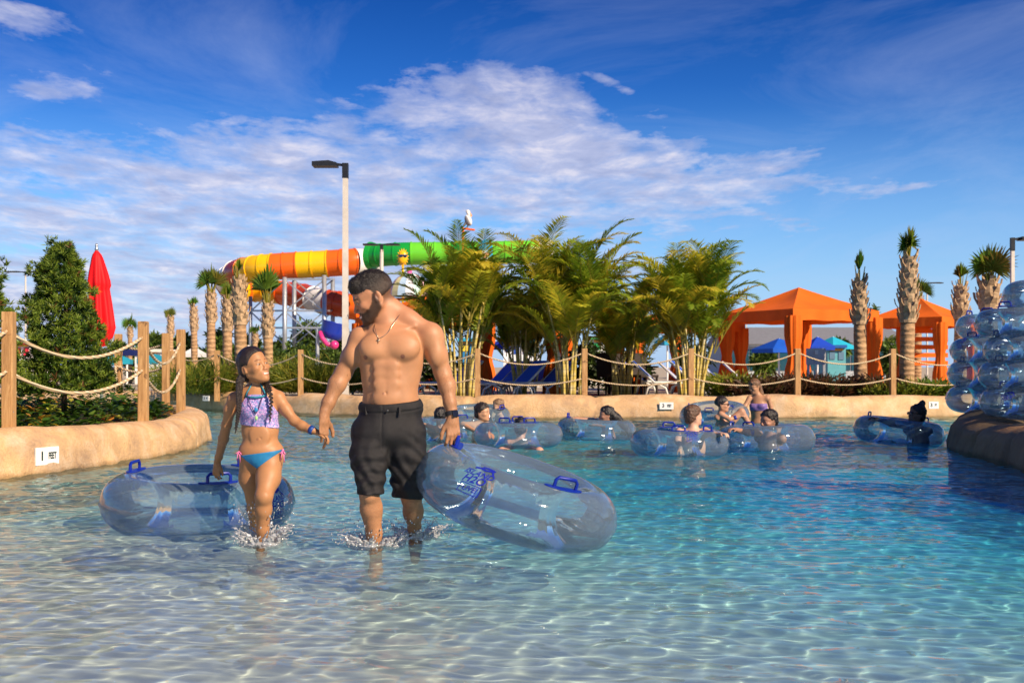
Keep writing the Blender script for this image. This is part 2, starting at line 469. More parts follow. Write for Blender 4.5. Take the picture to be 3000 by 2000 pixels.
def bank(name, pts, label, hgt=.36, wid=.42, joint=2.1, side=1, seed=0, step=.07, lump=.05, mat=None):
    path = smooth_path(pts, step); s = 0; rows = []
    prof = [(.0, -1.1), (.0, -.12), (-.015, 0.0), (-.01, .10), (.0, .20), (.015, .30), (.05, .40), (.12, .47), (.22, .5), (.34, .49), (.42, .44), (.46, .34), (.47, .1)]
    jo = seed * .77
    for i, p in enumerate(path):
        t = (path[min(i + 1, len(path) - 1)] - path[max(i - 1, 0)]).normalized()
        nr = Vector((-t.y, t.x)) * side
        if i: s += (p - path[i - 1]).length
        k = math.floor((s + jo) / joint); fr = (s + jo) / joint - k
        groove = math.exp(-((min(fr, 1 - fr) * joint) / .035) ** 2)
        hh = hgt * (1 + .10 * rng_noise(k * 3.1 + seed, 7.7) + .05 * math.sin(fr * math.pi) + lump * 2.2 * rng_noise(s * .9, seed + .5) + lump * rng_noise(s * 2.7, seed + 4.5)) * (1 - .10 * groove)
        row = []
        for (u, z) in prof:
            q = .035 * rng_noise(s * 1.2 + 10 * k, z * 3, seed) + .018 * rng_noise(s * 4, z * 8, seed + 3) if z > -.5 else 0
            zz = z / .5 * hh if z > 0 else z
            o = p + nr * (u * wid / .47 + q + groove * .055 * (1 if u < .2 else 0))
            row.append((o.x, o.y, zz))
        rows.append(row)
    n = len(prof); vs = [q for r in rows for q in r]
    fs = [(i * n + k, (i + 1) * n + k, (i + 1) * n + k + 1, i * n + k + 1) for i in range(len(rows) - 1) for k in range(n - 1)]
    if side < 0: fs = [f[::-1] for f in fs]
    b = MB(); b.add(vs, fs); o = b.build(name, mat or M_BANK, smooth=True)
    o.cycles.is_caustics_receiver = True
    tag(o, label, 'wall')
    return path

LEFT = [(-5.4, -4), (-4.9, 3), (-4.5, 8.4), (-4.27, 9.5), (-4.0, 10.15), (-3.9, 10.7), (-3.68, 12.0), (-3.66, 13.2), (-4.05, 15.2), (-5.0, 16.9), (-6.8, 18.3), (-9.5, 19), (-13, 19.3)]
left_path = bank('pool_wall', LEFT, 'low tan moulded wall curving in front of the planted bed on the left', side=1, seed=2, hgt=.37, wid=.45)
FAR = [(-16, 27), (-10.5, 26.2), (-7.4, 25.3), (-5.9, 24.0), (-3.5, 22.2), (-1, 21.0), (2, 20.8), (5, 20.8), (8.5, 21.3), (13, 22)]
far_path = bank('pool_wall', FAR, 'long tan moulded wall along the far side of the pool', side=1, seed=5, hgt=.39, wid=.5, step=.09, joint=2.3, lump=.03)
LEDGE = [(14, 15.0), (7.5, 14.6), (5.8, 14.1), (5.10, 13.3), (4.90, 12.2), (4.76, 10.9), (4.50, 9.6), (4.4, 8.0), (4.3, 5), (4.6, 1), (5, -4)]
ledge_path = bank('rock_ledge', LEDGE, 'dark brown shaded rock ledge under the stack of clear tubes', side=1, seed=9, hgt=.33, wid=.8, step=.08, joint=1.1, lump=.17, mat=M_BANK_SHADED)

# ---------------------------------------------------------------- land
def make_ground():
    m, nt, p = newmat('ground')
    tc = N(nt, 'ShaderNodeTexCoord'); o = tc.outputs['Object']; s = N(nt, 'ShaderNodeSeparateXYZ'); nt.links.new(o, s.inputs[0])
    a = noise_n(nt, o, .25, 5); b = noise_n(nt, o, 14, 5)
    soil = ramp(nt, b, [(.3, (.05, .03, .015)), (.7, (.16, .10, .05))])
    deck = ramp(nt, b, [(.3, (.36, .30, .21)), (.7, (.48, .41, .30))])
    yy = math_n(nt, 'ADD', s.outputs[1], math_n(nt, 'MULTIPLY', a, 2.0))
    f = ramp(nt, math_n(nt, 'MULTIPLY', yy, .01), [(.252, (0, 0, 0)), (.256, (1, 1, 1))])
    nt.links.new(mixc(nt, f, soil, deck), p.inputs['Base Color']); setin(p, Roughness=.9)
    bump(nt, b, p, .4, .02)
    def off(path, d): # move the outline under the top of the bank
        out = []
        for i, q in enumerate(path):
            t = (path[min(i + 1, len(path) - 1)] - path[max(i - 1, 0)]).normalized()
            out.append(q + Vector((-t.y, t.x)) * d)
        return out[::4] + [out[-1]]
    L = off(left_path, .3); Fp = off(far_path, .3); G = off(ledge_path, .4)
    pl = [(-900, -40), (-6, -40)] + [(q.x, q.y) for q in L] + [(-30, 19.6), (-30, 27.5)] + [(q.x, q.y) for q in Fp] + [(15.5, 22), (15.5, 15.4)] + [(q.x, q.y) for q in G] + [(6, -40), (900, -40), (900, 2500), (-900, 2500)]
    from mathutils.geometry import tessellate_polygon
    vs = [Vector((a, b, .27)) for a, b in pl]
    tri = tessellate_polygon([vs])
    b = MB(); b.add(vs, [tuple(t) for t in tri]); g = b.build('ground', m)
    bm = bmesh.new(); bm.from_mesh(g.data); bmesh.ops.recalc_face_normals(bm, faces=bm.faces)
    if sum(f.normal.z for f in bm.faces) < 0: bmesh.ops.reverse_faces(bm, faces=bm.faces)
    bm.to_mesh(g.data); bm.free()
    tag(g, kind='structure')
make_ground()

# ---------------------------------------------------------------- writing
def text_mesh(s, size, M, bold=0.0, extrude=.0, sx=1.0):
    cu = bpy.data.curves.new('t', 'FONT'); cu.body = s; cu.size = size; cu.align_x = 'CENTER'; cu.align_y = 'CENTER'
    cu.offset = bold; cu.extrude = extrude; cu.resolution_u = 3
    o = bpy.data.objects.new('t', cu); COL.objects.link(o)
    dg = bpy.context.evaluated_depsgraph_get(); dg.update()
    me = bpy.data.meshes.new_from_object(o.evaluated_get(dg))
    vs = [M @ Vector((v.co.x * sx, v.co.y, v.co.z)) for v in me.vertices]; fs = [tuple(p.vertices) for p in me.polygons]
    bpy.data.objects.remove(o); bpy.data.meshes.remove(me); bpy.data.curves.remove(cu)
    return vs, fs
M_SIGNW = simple('white_sign_paint', (.78, .77, .73), .5, .08, 30)
M_INK = simple('black_ink', (.012, .03, .03), .5, .1)

def depth_sign(px0, px1, py0, py1, Y, yaw, num, label, unit='FEET', lean=4, w=None):
    "a painted plate on the bank: number and FEET"
    c = P((px0 + px1) / 2, (py0 + py1) / 2, Y)
    w = w or abs(px1 - px0) / F * Y / max(.3, math.cos(yaw)); h = abs(py1 - py0) / F * Y
    t = thing('depth_sign', label, 'sign', c, yaw, 'pool depth signs')
    Mx = Matrix.Rotation(R(-lean), 4, 'X')
    b = MB(); b.box((0, 0, 0), (w, .02, h), M=Mx.to_3x3()); b.build('plate', M_SIGNW, t, bevel=.004)
    T = Mx @ Matrix.Translation((0, -.0125, 0)) @ Matrix.Rotation(R(90), 4, 'X')
    b = MB(); b.add(*text_mesh(num, h * .72, T @ Matrix.Translation((-w * .24, 0, 0)), .004 * h / .2)); b.build('number', M_INK, t)
    b = MB(); b.add(*text_mesh(unit, h * .50, T @ Matrix.Translation((w * .2, 0, 0)) , .003, sx=.58)); b.build('lettering', M_INK, t)
depth_sign(103, 172, 1309, 1361, 9.97, R(68), '1', 'white depth sign reading 1 FEET on the near left tan wall', lean=0, w=.27)
depth_sign(593, 615, 1159, 1174, 23.83, R(-33), '3', 'small white depth sign far back on the left end of the far wall', 'FT')
depth_sign(1932, 1973, 1178, 1199, 20.74, R(0), '3', 'white depth sign reading 3 in the middle of the far wall', 'FEET')
depth_sign(2720, 2750, 1176, 1197, 21.0, R(5), '3', 'white depth sign on the right of the far wall beside the clear tubes', 'FT')
# ---------------------------------------------------------------- people
def sstep(a, b, x):
    t = np.clip((x - a) / (b - a), 0, 1); return t * t * (3 - 2 * t)
def nz(v, s, seed=0.0):   # cheap smooth noise for vertex work
    x, y, z = (v * s + seed).T
    return (np.sin(x * 1.7 + np.sin(y * 1.3 + z)) + np.sin(y * 2.1 + np.sin(z * 1.9 + x * .7)) + np.sin(z * 1.5 + np.sin(x * 2.3 + y * .8))) / 3
M_SKIN = attr_mat('skin', .50, sss=.08, bumps=.14, bscale=300, spec=.40, var=.16, vscale=14)
M_HAIR = attr_mat('hair', .42, bumps=.8, bscale=420, spec=.55, var=.45, vscale=120)
SKIN_TAN = (.49, .240, .118); SKIN_GIRL = (.44, .212, .092)

class Head:
    def __init__(s, o, yaw, pitch, roll=0.0, scale=1.0):
        "yaw: 0 faces the camera, +90 faces right in the picture; pitch up positive"
        h = Vector((math.sin(R(yaw)), -math.cos(R(yaw)), 0)); z = Vector((0, 0, 1))
        s.f = (h * math.cos(R(pitch)) + z * math.sin(R(pitch))).normalized()
        s.u = (z * math.cos(R(pitch)) - h * math.sin(R(pitch))).normalized()
        s.u = (Matrix.Rotation(R(roll), 3, s.f) @ s.u).normalized()
        s.l = s.u.cross(s.f).normalized(); s.o = Vector(o); s.k = scale
        s.M = np.array([s.f, s.l, s.u]).T
    def w(s, f, l, u): return tuple(s.o + (s.f * f + s.l * l + s.u * u) * s.k)
    def loc(s, v): return ((v - np.array(s.o)) @ s.M) / s.k
    def ell(s, S, c, r, k=.02, op='add'): S.ell(s.w(*c), [x * s.k for x in r], s.M, k * s.k, op)
    def cap(s, S, a, b, ra, rb=None, k=.02, op='add'): S.cap(s.w(*a), s.w(*b), ra * s.k, None if rb is None else rb * s.k, k * s.k, op)

def add_head(S, hd, jaw=1.0, smile=0.0, nose=1.0, male=True):
    e, c = hd.ell, hd.cap
    e(S, (-.005, 0, .045), (.097, .074, .085), .02)
    e(S, (.036, 0, -.02), (.056, .057, .085), .03)
    for sg in (1, -1):
        c(S, (-.005, sg * .054 * jaw, -.042), (.066, sg * .020 * jaw, -.086), .020, .016, .03)
        e(S, (.066, sg * .044, -.020 + .004 * smile), (.022, .019, .018), .018)
        c(S, (.0, sg * .055 * (.5 + .5 * jaw), -.005), (.050, sg * .046 * (.5 + .5 * jaw), -.028), .018, .016, .02); c(S, (.02, sg * .055, .03), (.060, sg * .046, .022), .017, .014, .02)
        e(S, (.099, sg * .031, .007), (.016, .018, .012), .010, 'sub')
        e(S, (.078, sg * .031, .005), (.0135, .0150, .0120), .003)
        c(S, (.088, sg * .018, .0145), (.082, sg * .046, .0125), .0035, .003, .006)
        e(S, (.100, sg * .0115 * nose, -.032), (.010, .0068, .0068), .006)
        c(S, (.104, sg * .006, -.042), (.103, sg * .006, -.036), .0026, .002, .002, 'sub')
    e(S, (.080, 0, -.090), (.020, .023 * jaw, .018), .02)
    c(S, (.083, -.028, .024), (.083, .028, .024), .0125 if male else .009, None, .016)
    e(S, (.076, 0, -.056), (.023, .031, .030), .016)
    c(S, (.089, 0, .014), (.098 + .0125 * nose ** 2, 0, -.026), .0068 * nose, .0092 * nose, .010)
    up = .006 * smile
    for sg in (1, -1):
        c(S, (.0985, 0, -.0555), (.089, sg * .024, -.0575 + up), .0062, .003, .006)
        c(S, (.0965, 0, -.0665), (.088, sg * .022, -.0615 + up), .0068, .003, .006)
        c(S, (.1065, 0, -.0612), (.094, sg * .025, -.0595 + up), .0028, .002, .002, 'sub')
        q = sg * .077
        e(S, (-.014, q - sg * .002, -.004), (.0165, .0065, .029), .008)
        e(S, (-.009, q + sg * .006, -.001), (.009, .006, .018), .004, 'sub')
        c(S, (.004, sg * .074, -.004), (.003, sg * .074, -.022), .005, .006, .006)

def face_color(v, base, hd, lip, brow, beard=0.0, eye=(.06, .035, .02), stubble=(.022, .014, .010), smile=0.0, fem=0, open_=3.0):
    p = hd.loc(v); f, l, u = p.T; L = np.abs(l)
    near = (np.abs(f) < .16) & (L < .12) & (np.abs(u) < .18)
    c = base.copy()
    def mixin(m, col):
        m = (m * near)[:, None]; c[:] = c * (1 - m) + np.array(col) * m
    mixin(.12 * np.exp(-((L - .05) / .02) ** 2 - ((u + .022) / .02) ** 2) * (f > .03), (c[:, 0].mean() * 1.15, c[:, 1].mean() * .75, c[:, 2].mean() * .8))
    mixin(.25 * np.exp(-(L / .014) ** 2 - ((u + .033) / .012) ** 2) * (f > .09), (.66, .27, .19))
    if beard:
        U = np.interp(f, [-.02, .010, .028, .05, .078, .1], [.035, .020, -.018, -.036, -.046, -.042]) + .0025 * nz(v, 200)
        m = sstep(.005, -.007, u - U) * sstep(-.018, -.006, f + .1 * u + .002 * nz(v, 150)) * (f < .115) * (L < .085)
        m = np.maximum(m, sstep(.030, .020, L) * sstep(.009, .006, np.abs(u + .0475)) * (f > .07))
        Lw = np.interp(f, [-.02, .02, .06, .1], [-.052, -.078, -.112, -.125]); m *= sstep(-.010, .006, u - Lw + .003 * nz(v, 120)) 
        fade = sstep(.012, -.012, f + .02 + .3 * u) * sstep(-.062, -.020, u) * sstep(.05, .02, u) * (np.hypot(f + .014, (u + .004) * .6) > .022)
        m = np.maximum(m, .75 * fade)
        mixin(beard * m, stubble)
    lm = sstep(.026, .020, L) * (f > .078)
    mixin(.75 * lm * sstep(.0085, .006, np.abs(u + .061 - .006 * smile * (L / .024) ** 2)), lip)
    if smile > .8: mixin(.95 * lm * sstep(.019, .016, L) * sstep(.0036, .0024, np.abs(u + .0605 - .005 * smile * (L / .024) ** 2)), (.85, .80, .72))
    else: mixin(.9 * lm * sstep(.0020, .0010, np.abs(u + .0605 - .006 * smile * (L / .024) ** 2)), (.16, .04, .03))
    bu = .0275 + .004 * fem - .9 * np.maximum(0, L - .038) ** 1.3 - .1 * (.03 - L).clip(0)
    mixin((.85 - .2 * fem) * sstep(.010, .016, L) * sstep(.054, .048, L) * sstep(.0052 - .0014 * fem, .0030 - .0012 * fem, np.abs(u - bu)) * (f > .045), brow)
    er = np.hypot((L - .031) / 1.0, (u - .0045) * open_)
    mixin(.97 * sstep(.0148, .0128, er) * (f > .07), (.02, .012, .01))
    mixin(.97 * sstep(.0118, .0105, er) * (f > .07), (.62, .58, .55))
    mixin(1.0 * sstep(.0062, .0052, np.hypot(L - .031, u - .0045)) * sstep(.0118, .0105, er) * (f > .07), eye)
    mixin(.75 * sstep(.010, .004, np.hypot(f + .007, (u + .0) * .5)) * (L > .068), (.20, .07, .035))  # inner ear darkened in the skin colour, in place of the hollow's shade
    return c

def add_hand(S, wrist, d, n, s_, size=1.0, curl=(20, 30, 25), spread=4, thumb=(40, 20), thick=1.0, k=.010, curls=None):
    "d: towards the fingers, n: the way the palm faces, s_: towards the thumb"
    d = Vector(d).normalized(); n = Vector(n); n = (n - d * n.dot(d)).normalized(); s_ = Vector(s_); s_ = (s_ - d * s_.dot(d) - n * s_.dot(n)).normalized()
    w = Vector(wrist); q = size
    ks = [(.095, .028), (.098, .0095), (.093, -.009), (.083, -.026)]; ln = [(.043, .025, .020), (.047, .029, .021), (.043, .026, .020), (.033, .019, .018)]
    for i, ((a, b), L) in enumerate(zip(ks, ln)):
        kn = w + d * a * q + s_ * b * q - n * .003 * q
        S.cap(w + s_ * b * .5 * q + d * .012 * q, kn, .0165 * q * thick, .0115 * q * thick, k * q)
        cu = curls[i] if curls else curl
        ang = 0; p = kn; r = [.0105, .0092, .0085, .0074]
        sd = (d + s_ * math.tan(R(spread * (1.5 - i)))).normalized()
        for j in range(3):
            ang += cu[j]
            dd = sd * math.cos(R(ang)) + n * math.sin(R(ang))
            p2 = p + dd * L[j] * q
            S.cap(p, p2, r[j] * q * thick, r[j + 1] * q * thick, .003 * q); p = p2
    tb = w + d * .028 * q + s_ * .020 * q; a = R(thumb[0])
    t1 = tb + (d * math.cos(a) + s_ * math.sin(a) + n * .25).normalized() * .042 * q
    t2 = t1 + (d * math.cos(a * .6) + s_ * math.sin(a * .6) + n * math.tan(R(thumb[1]))).normalized() * .033 * q
    t3 = t2 + (d * math.cos(a * .2) + s_ * math.sin(a * .2) + n * math.tan(R(thumb[1] * 1.4))).normalized() * .026 * q
    S.cap(tb, t1, .018 * q, .014 * q, k * q); S.cap(t1, t2, .0125 * q, .0112 * q, .005 * q); S.cap(t2, t3, .0112 * q, .0085 * q, .003 * q)
    S.cap(w - d * .02 * q, w + d * .03 * q, .024 * q, .024 * q, .02 * q)

def add_strands(o, hd, n, L, w, colf, seed=3):
    "short hairs growing out of a hair mesh"
    rd = random.Random(seed); me = o.data; nv = len(me.vertices); V = []; Fc = []
    for i in range(n):
        v = me.vertices[rd.randrange(nv)]; p = v.co; nrm = v.normal
        q = hd.loc(np.array([p]))[0]
        if q[2] < .0 and rd.random() < .6: continue
        d = (nrm * .55 + hd.f * .45 + hd.u * .12 + Vector((rd.uniform(-.35, .35), rd.uniform(-.35, .35), rd.uniform(-.35, .35)))).normalized()
        s = d.cross(nrm); s = s.normalized() * w if s.length > 1e-4 else Vector((w, 0, 0)); l = L * rd.uniform(.5, 1.2) * (.35 + .65 * min(1, max(0, q[2] * 14)))
        b = len(V); V += [tuple(p - s / 2), tuple(p + s / 2), tuple(p + d * l)]; Fc.append((b, b + 1, b + 2))
    m2 = bpy.data.meshes.new('s'); m2.from_pydata(V, [], Fc)
    c = np.concatenate([np.clip(colf(np.array(V)) * 1.3, 0, 1), np.ones((len(V), 1))], 1); at = m2.color_attributes.new('Col', 'FLOAT_COLOR', 'POINT'); at.data.foreach_set('color', c.astype(np.float32).ravel())
    bm = bmesh.new(); bm.from_mesh(me); bm.from_mesh(m2); bm.to_mesh(me); bm.free(); bpy.data.meshes.remove(m2)

def mark_receiver(root):
    for o in COL.objects:
        if o.parent == root: o.cycles.is_caustics_receiver = True

# ---------- the man
YM = 6.0
def Q(px, py, dy=0.0, Y=None):
    Y = YM if Y is None else Y
    v = P(px, py, Y); v.y += dy; v.x *= 1 + dy / Y; v.z = H + (v.z - H) * (1 + dy / Y)
    return tuple(v)

def build_man():
    t = thing('person', 'shirtless bearded man in black swim shorts and a watch walking through the water', 'person', Q(1140, 1590))
    HD = Head(Q(1097, 872, .0), -80, -25, scale=1.10, roll=0)
    S = Solid(Q(895, 775, -.45)[:1] + (5.45,) + (-.30,), (Q(1375, 775)[0], 6.62, 1.47), .0036)
    add_head(S, HD, jaw=1.10, smile=1.0, male=True)
    # neck and shoulders
    S.cap(Q(1140, 965, .02), Q(1117, 893, .02), .066, .062, .03)
    S.cap(Q(1150, 900, .03), Q(1196, 938, .03), .048, .05, .04); S.cap(Q(1196, 938, .03), Q(1255, 972, .02), .05, .05, .04)
    S.cap(Q(1118, 955, .05), Q(1062, 985, .02), .040, .042, .04)
    S.cap(Q(1128, 972, -.052), Q(1088, 962, -.02), .010, .010, .02); S.cap(Q(1142, 974, -.052), Q(1215, 955, -.025), .009, .004, .02)   # collar bones
    # trunk
    S.ell(Q(1145, 1035, .01), (.158, .108, .165), k=.03)
    S.ell(Q(1145, 1000, .02), (.170, .095, .085), k=.03)
    S.ell(Q(1088, 1060, .02), (.058, .085, .13), k=.04); S.ell(Q(1206, 1055, .02), (.060, .085, .13), k=.04)
    S.ell(Q(1144, 1125, .005), (.146, .100, .14), k=.04)
    S.ell(Q(1145, 1180, .01), (.150, .104, .10), k=.04)
    S.ell(Q(1142, 1250, .01), (.140, .095, .11), k=.04)
    S.ell(Q(1097, 1017, -.070), (.080, .040, .064), k=.034); S.ell(Q(1182, 1014, -.070), (.086, .040, .064), k=.034)
    S.ell(Q(1092, 1030, -.080), (.050, .030, .036), k=.03); S.ell(Q(1184, 1028, -.080), (.054, .030, .036), k=.03)
    S.cap(Q(1135, 985, -.125), Q(1131, 1052, -.128), .009, .008, .022, 'sub')
    for i, y in enumerate((1072, 1098, 1126)):
        S.ell(Q(1112, y, -.088), (.033, .014, .024), k=.024); S.ell(Q(1149, y, -.088), (.033, .014, .024), k=.024)
    S.ell(Q(1130, 1165, -.080), (.062, .028, .055), k=.03)
    S.cap(Q(1130, 1055, -.120), Q(1130, 1148, -.118), .006, .005, .014, 'sub')
    S.ell(Q(1130, 1151, -.115), (.006, .012, .008), k=.008, op='sub')
    for sg, x0, x1 in ((-1, 1078, 1106), (1, 1204, 1180)):   # hip lines
        S.cap(Q(x0 - 4 * -sg, 1160, -.10), Q(x1, 1205, -.115), .004, .004, .014, 'sub')
    S.ell(Q(1069, 1046, -.122), (.004, .004, .004), k=.004); S.ell(Q(1179, 1043, -.122), (.004, .004, .004), k=.004)
    # his left arm, on the right in the picture
    S.ell(Q(1268, 992, .02), (.062, .062, .078), k=.03)
    S.chain([Q(1258, 985, .02), Q(1280, 1040, .03), Q(1297, 1092, .04)], [.060, .054, .043], .025)
    S.ell(Q(1278, 1038, -.01), (.036, .036, .062), k=.03)
    S.chain([Q(1297, 1092, .04), Q(1310, 1130, .01), Q(1318, 1180, -.02), Q(1325, 1216, -.03)], [.043, .044, .031, .0265], .025)
    add_hand(S, Q(1326, 1219, -.03), (.04, -.12, -1), (-.25, 1, 0), (-1, -.25, 0), 1.0, spread=7, thumb=(38, 8), curls=[(12, 45, 40), (15, 50, 45), (18, 55, 45), (22, 55, 45)])
    # his right arm, reaching to the girl
    S.ell(Q(1050, 1000, .02), (.052, .060, .070), k=.03)
    S.chain([Q(1058, 992, .02), Q(1030, 1045, .02), Q(1006, 1092, .02)], [.056, .052, .043], .025)
    S.ell(Q(1033, 1042, -.02), (.034, .034, .058), k=.03)
    S.chain([Q(1006, 1092, .02), Q(988, 1125, .0), Q(962, 1180, -.03), Q(950, 1214, -.04)], [.044, .044, .032, .0265], .025)
    add_hand(S, Q(948, 1216, -.05), (-.10, -.04, -1), (-.55, .8, 0), (1, .45, 0), .98, spread=2, thumb=(50, 0), curls=[(8, 18, 18), (30, 55, 35), (35, 60, 40), (18, 38, 42)])
    # legs
    S.chain([Q(1102, 1250, .0), Q(1086, 1415, -.10)], [.075, .045], .02)
    S.chain([Q(1084, 1430, -.12), Q(1082, 1448, -.12), Q(1086, 1490, -.09), Q(1096, 1560, -.06), Q(1102, 1650, -.03)], [.045, .049, .053, .040, .030], .02)
    S.ell(Q(1083, 1452, -.155), (.026, .014, .026), k=.02)
    S.ell(Q(1092, 1490, -.05), (.050, .048, .085), k=.03)
    S.chain([Q(1102, 1655, -.01), Q(1100, 1675, -.06), Q(1096, 1690, -.18)], [.034, .036, .024], .02)
    S.chain([Q(1190, 1250, .0), Q(1198, 1430, .02)], [.075, .046], .02)
    S.chain([Q(1198, 1440, .02), Q(1206, 1462, .03), Q(1211, 1500, .08), Q(1214, 1545, .15), Q(1216, 1575, .20)], [.054, .050, .048, .034, .030], .02)
    S.ell(Q(1210, 1490, .09), (.047, .045, .08), k=.03)
    S.chain([Q(1216, 1578, .22), Q(1217, 1600, .17), Q(1216, 1640, .10)], [.033, .034, .024], .02)
    def col(v):
        b = np.tile(np.array(SKIN_TAN), (len(v), 1))
        b *= (1 + .07 * nz(v, 9) + .04 * nz(v, 31, 3))[:, None]
        legs = sstep(.30, .22, v[:, 2])[:, None]; b = b * (1 - .35 * legs * (np.abs(nz(v, 260, 1))[:, None]))
        for px, py in ((1069, 1047), (1179, 1044)):
            d = np.linalg.norm(v[:, [0, 2]] - np.array(Q(px, py, -.12))[[0, 2]], axis=1)
            m = (sstep(.014, .009, d) * (v[:, 1] < 5.95))[:, None]; b = b * (1 - m) + np.array((.24, .10, .065)) * m
        d = np.linalg.norm(v[:, [0, 2]] - np.array(Q(1130, 1151))[[0, 2]], axis=1); m = (sstep(.010, .004, d) * (v[:, 1] < 5.95))[:, None]
        b = b * (1 - .6 * m) + np.array((.2, .08, .05)) * .6 * m
        red = (sstep(1.05, 1.18, v[:, 2]) * .35)[:, None]; b = b * (1 - red) + np.array((.50, .205, .115)) * red
        ar = (sstep(.10, .16, np.abs(v[:, 0] - Q(1145, 0)[0]) - .12) * sstep(1.0, .85, v[:, 2]) * (v[:, 2] > .3))[:, None]; b = b * (1 - ar * (.10 + .22 * np.abs(nz(v * np.array((1, 1, .4)), 240, 2))[:, None]))
        b *= (1 + .06 * nz(v, 22, 4) * np.array([[.6], [1.2], [1.4]])).T if False else (1 + .05 * nz(v, 22, 4))[:, None]
        return np.clip(face_color(v, b, HD, (.48, .19, .15), (.03, .018, .012), beard=.90, smile=1.0), 0, 1)
    S.mesh('body', M_SKIN, t, col, 2)
    # hair
    G = Solid(HD.w(0, 0, 0) - np.array((.2, .2, .2)), HD.w(0, 0, 0) + np.array((.2, .2, .22)), .0035)
    HD.ell(G, (-.006, 0, .050), (.1005, .0765, .088), .01); HD.ell(G, (-.035, 0, .0), (.069, .070, .07), .03)
    HD.cap(G, (.058, -.032, .102), (.058, .032, .102), .020, None, .03); HD.cap(G, (.077, -.026, .086), (.077, .026, .086), .0095, None, .02)
    G.plane(HD.w(.096, 0, .058), HD.f * .55 - HD.u * .83, k=.010)
    G.plane(HD.w(-.01, 0, -.020), -HD.u - HD.f * .35, k=.03)
    HD.ell(G, (.094, 0, -.016), (.068, .12, .068), .006, 'sub')
    def rgh(p):
        q = HD.loc(p); d = np.clip(q[:, 2] * 9, .15, 1); n = p - np.array(HD.w(0, 0, .03)); n /= np.linalg.norm(n, axis=1)[:, None]
        return p + n * (nz(p, 330)[:, None] * .0016 * d[:, None] + nz(p, 110, 5)[:, None] * .0028 * d[:, None])
    def hc(v):
        q = HD.loc(v); top = sstep(.02, .075, q[:, 2] + .25 * q[:, 0])[:, None]
        return np.array((.062, .038, .024)) * (1 - top) + np.array((.014, .009, .006)) * top
    hm = G.mesh('hair', M_HAIR, t, hc, 1, rough=rgh)
    add_strands(hm, HD, 11000, .0075, .0013, hc)
    # shorts
    G = Solid((Q(1000, 0)[0], 5.6, Q(0, 1475)[2]), (Q(1270, 0)[0], 6.3, Q(0, 1160)[2]), .0042)
    G.ell(Q(1146, 1195, .01), (.170, .124, .11), k=.02); G.ell(Q(1137, 1262, .0), (.190, .135, .12), k=.04)
    G.chain([Q(1092, 1270, -.01), Q(1083, 1335, -.05), Q(1086, 1445, -.12)], [.108, .098, .068], .03)
    G.chain([Q(1186, 1270, .0), Q(1193, 1335, .0), Q(1195, 1460, .02)], [.108, .098, .082], .03)
    G.plane(Q(1146, 1183, -.1), (-.05, -.14, 1)); 
    sl_, X, Y_, Z = G._box(G.lo, G.lo + G.n * G.h)   # the two hems
    mid = Q(1139, 0)[0]; zl = Q(1086, 1438)[2]; zr = Q(1195, 1458)[2]
    D = np.where(X < mid, zl + .02 * (X - mid) - Z, zr - .10 * (X - Q(1195, 0)[0]) - Z - .0 * Y_) + 0 * Y_
    G.g = np.maximum(G.g, D.astype(np.float32))
    def fold(p):
        x, y, z = p.T; zz = z
        a = np.sin((z * 1.0 + (x - mid) * np.where(x < mid, -.55, .55)) * 84 + 2.4 * np.sin(x * 23 + z * 9) + y * 8)
        b = np.sin((z * .25 + x) * 95 + 3 * np.sin(z * 17)) 
        amt = .0050 * np.clip((.62 - z) * 5, .05, 1)
        wb = (z - Q(0, 1183)[2]) - .05 * (x - Q(1146, 0)[0]) - .14 * (y - 5.9); wbd = -.003 * np.exp(-((wb + .040) / .004) ** 2) + .002 * (wb > -.036)
        fly = -.003 * np.exp(-((x - Q(1127, 0)[0]) / .004) ** 2) * (z > Q(0, 1310)[2]) * (y < 6)
        n = p - np.stack([np.where(x < mid, Q(1086, 0)[0], Q(1194, 0)[0]), np.full(len(x), 6.0), z], 1); n /= np.linalg.norm(n, axis=1)[:, None] + 1e-6
        return p + n * ((a * amt + b * .0030 * np.clip((.6 - z) * 6, .2, 1.4) + nz(p, 25) * .0022 + wbd + fly)[:, None])
    ms = simple('black_swim_cloth', (.012, .0115, .013), .62, .25, 30, spec=.35, bumps=.35, bscale=900)
    o = G.mesh('shorts', ms, t, None, 1, rough=fold)
    wz = lambda px, py, dy: Q(px, py, dy)
    for px, dy in ((1073, -.072), (1171, -.118)):
        b = MB(); b.bar(wz(px, 1190, dy), wz(px + 1, 1215, dy - .01), .010, .006); b.build('belt_loop', ms, t, world=True)
    b = MB(); b.ball(wz(1135, 1203, -.127), (.006, .003, .006)); b.build('button', simple('dark_metal', (.12, .12, .12), .3, .1, metal=1), t, world=True, smooth=True)
    # chain with a small cross
    mg = simple('pale_gold', (.75, .58, .40), .25, .1, metal=1)
    b = MB(); b.tube([Q(1185, 905, .03), Q(1168, 925, -.035), Q(1152, 950, -.075), Q(1138, 972, -.088), Q(1123, 985, -.098), Q(1109, 992, -.105)], .0016, 5)
    b.tube([Q(1100, 940, .0), Q(1097, 957, -.052), Q(1102, 975, -.085), Q(1109, 992, -.105)], .0016, 5)
    b.bar(Q(1109, 990, -.108), Q(1108, 1005, -.112), .0028); b.bar(Q(1103, 996, -.110), Q(1114, 996, -.110), .0028)
    b.build('neck_chain', mg, t, world=True, smooth=True)
    # watch
    mb_ = simple('black_rubber', (.018, .018, .02), .45, .1); b = MB()
    c = Vector(Q(1322, 1210, -.028)); ax = (Vector(Q(1325, 1216, -.03)) - Vector(Q(1318, 1180, -.02))).normalized(); p1 = ax.orthogonal().normalized(); p2 = ax.cross(p1)
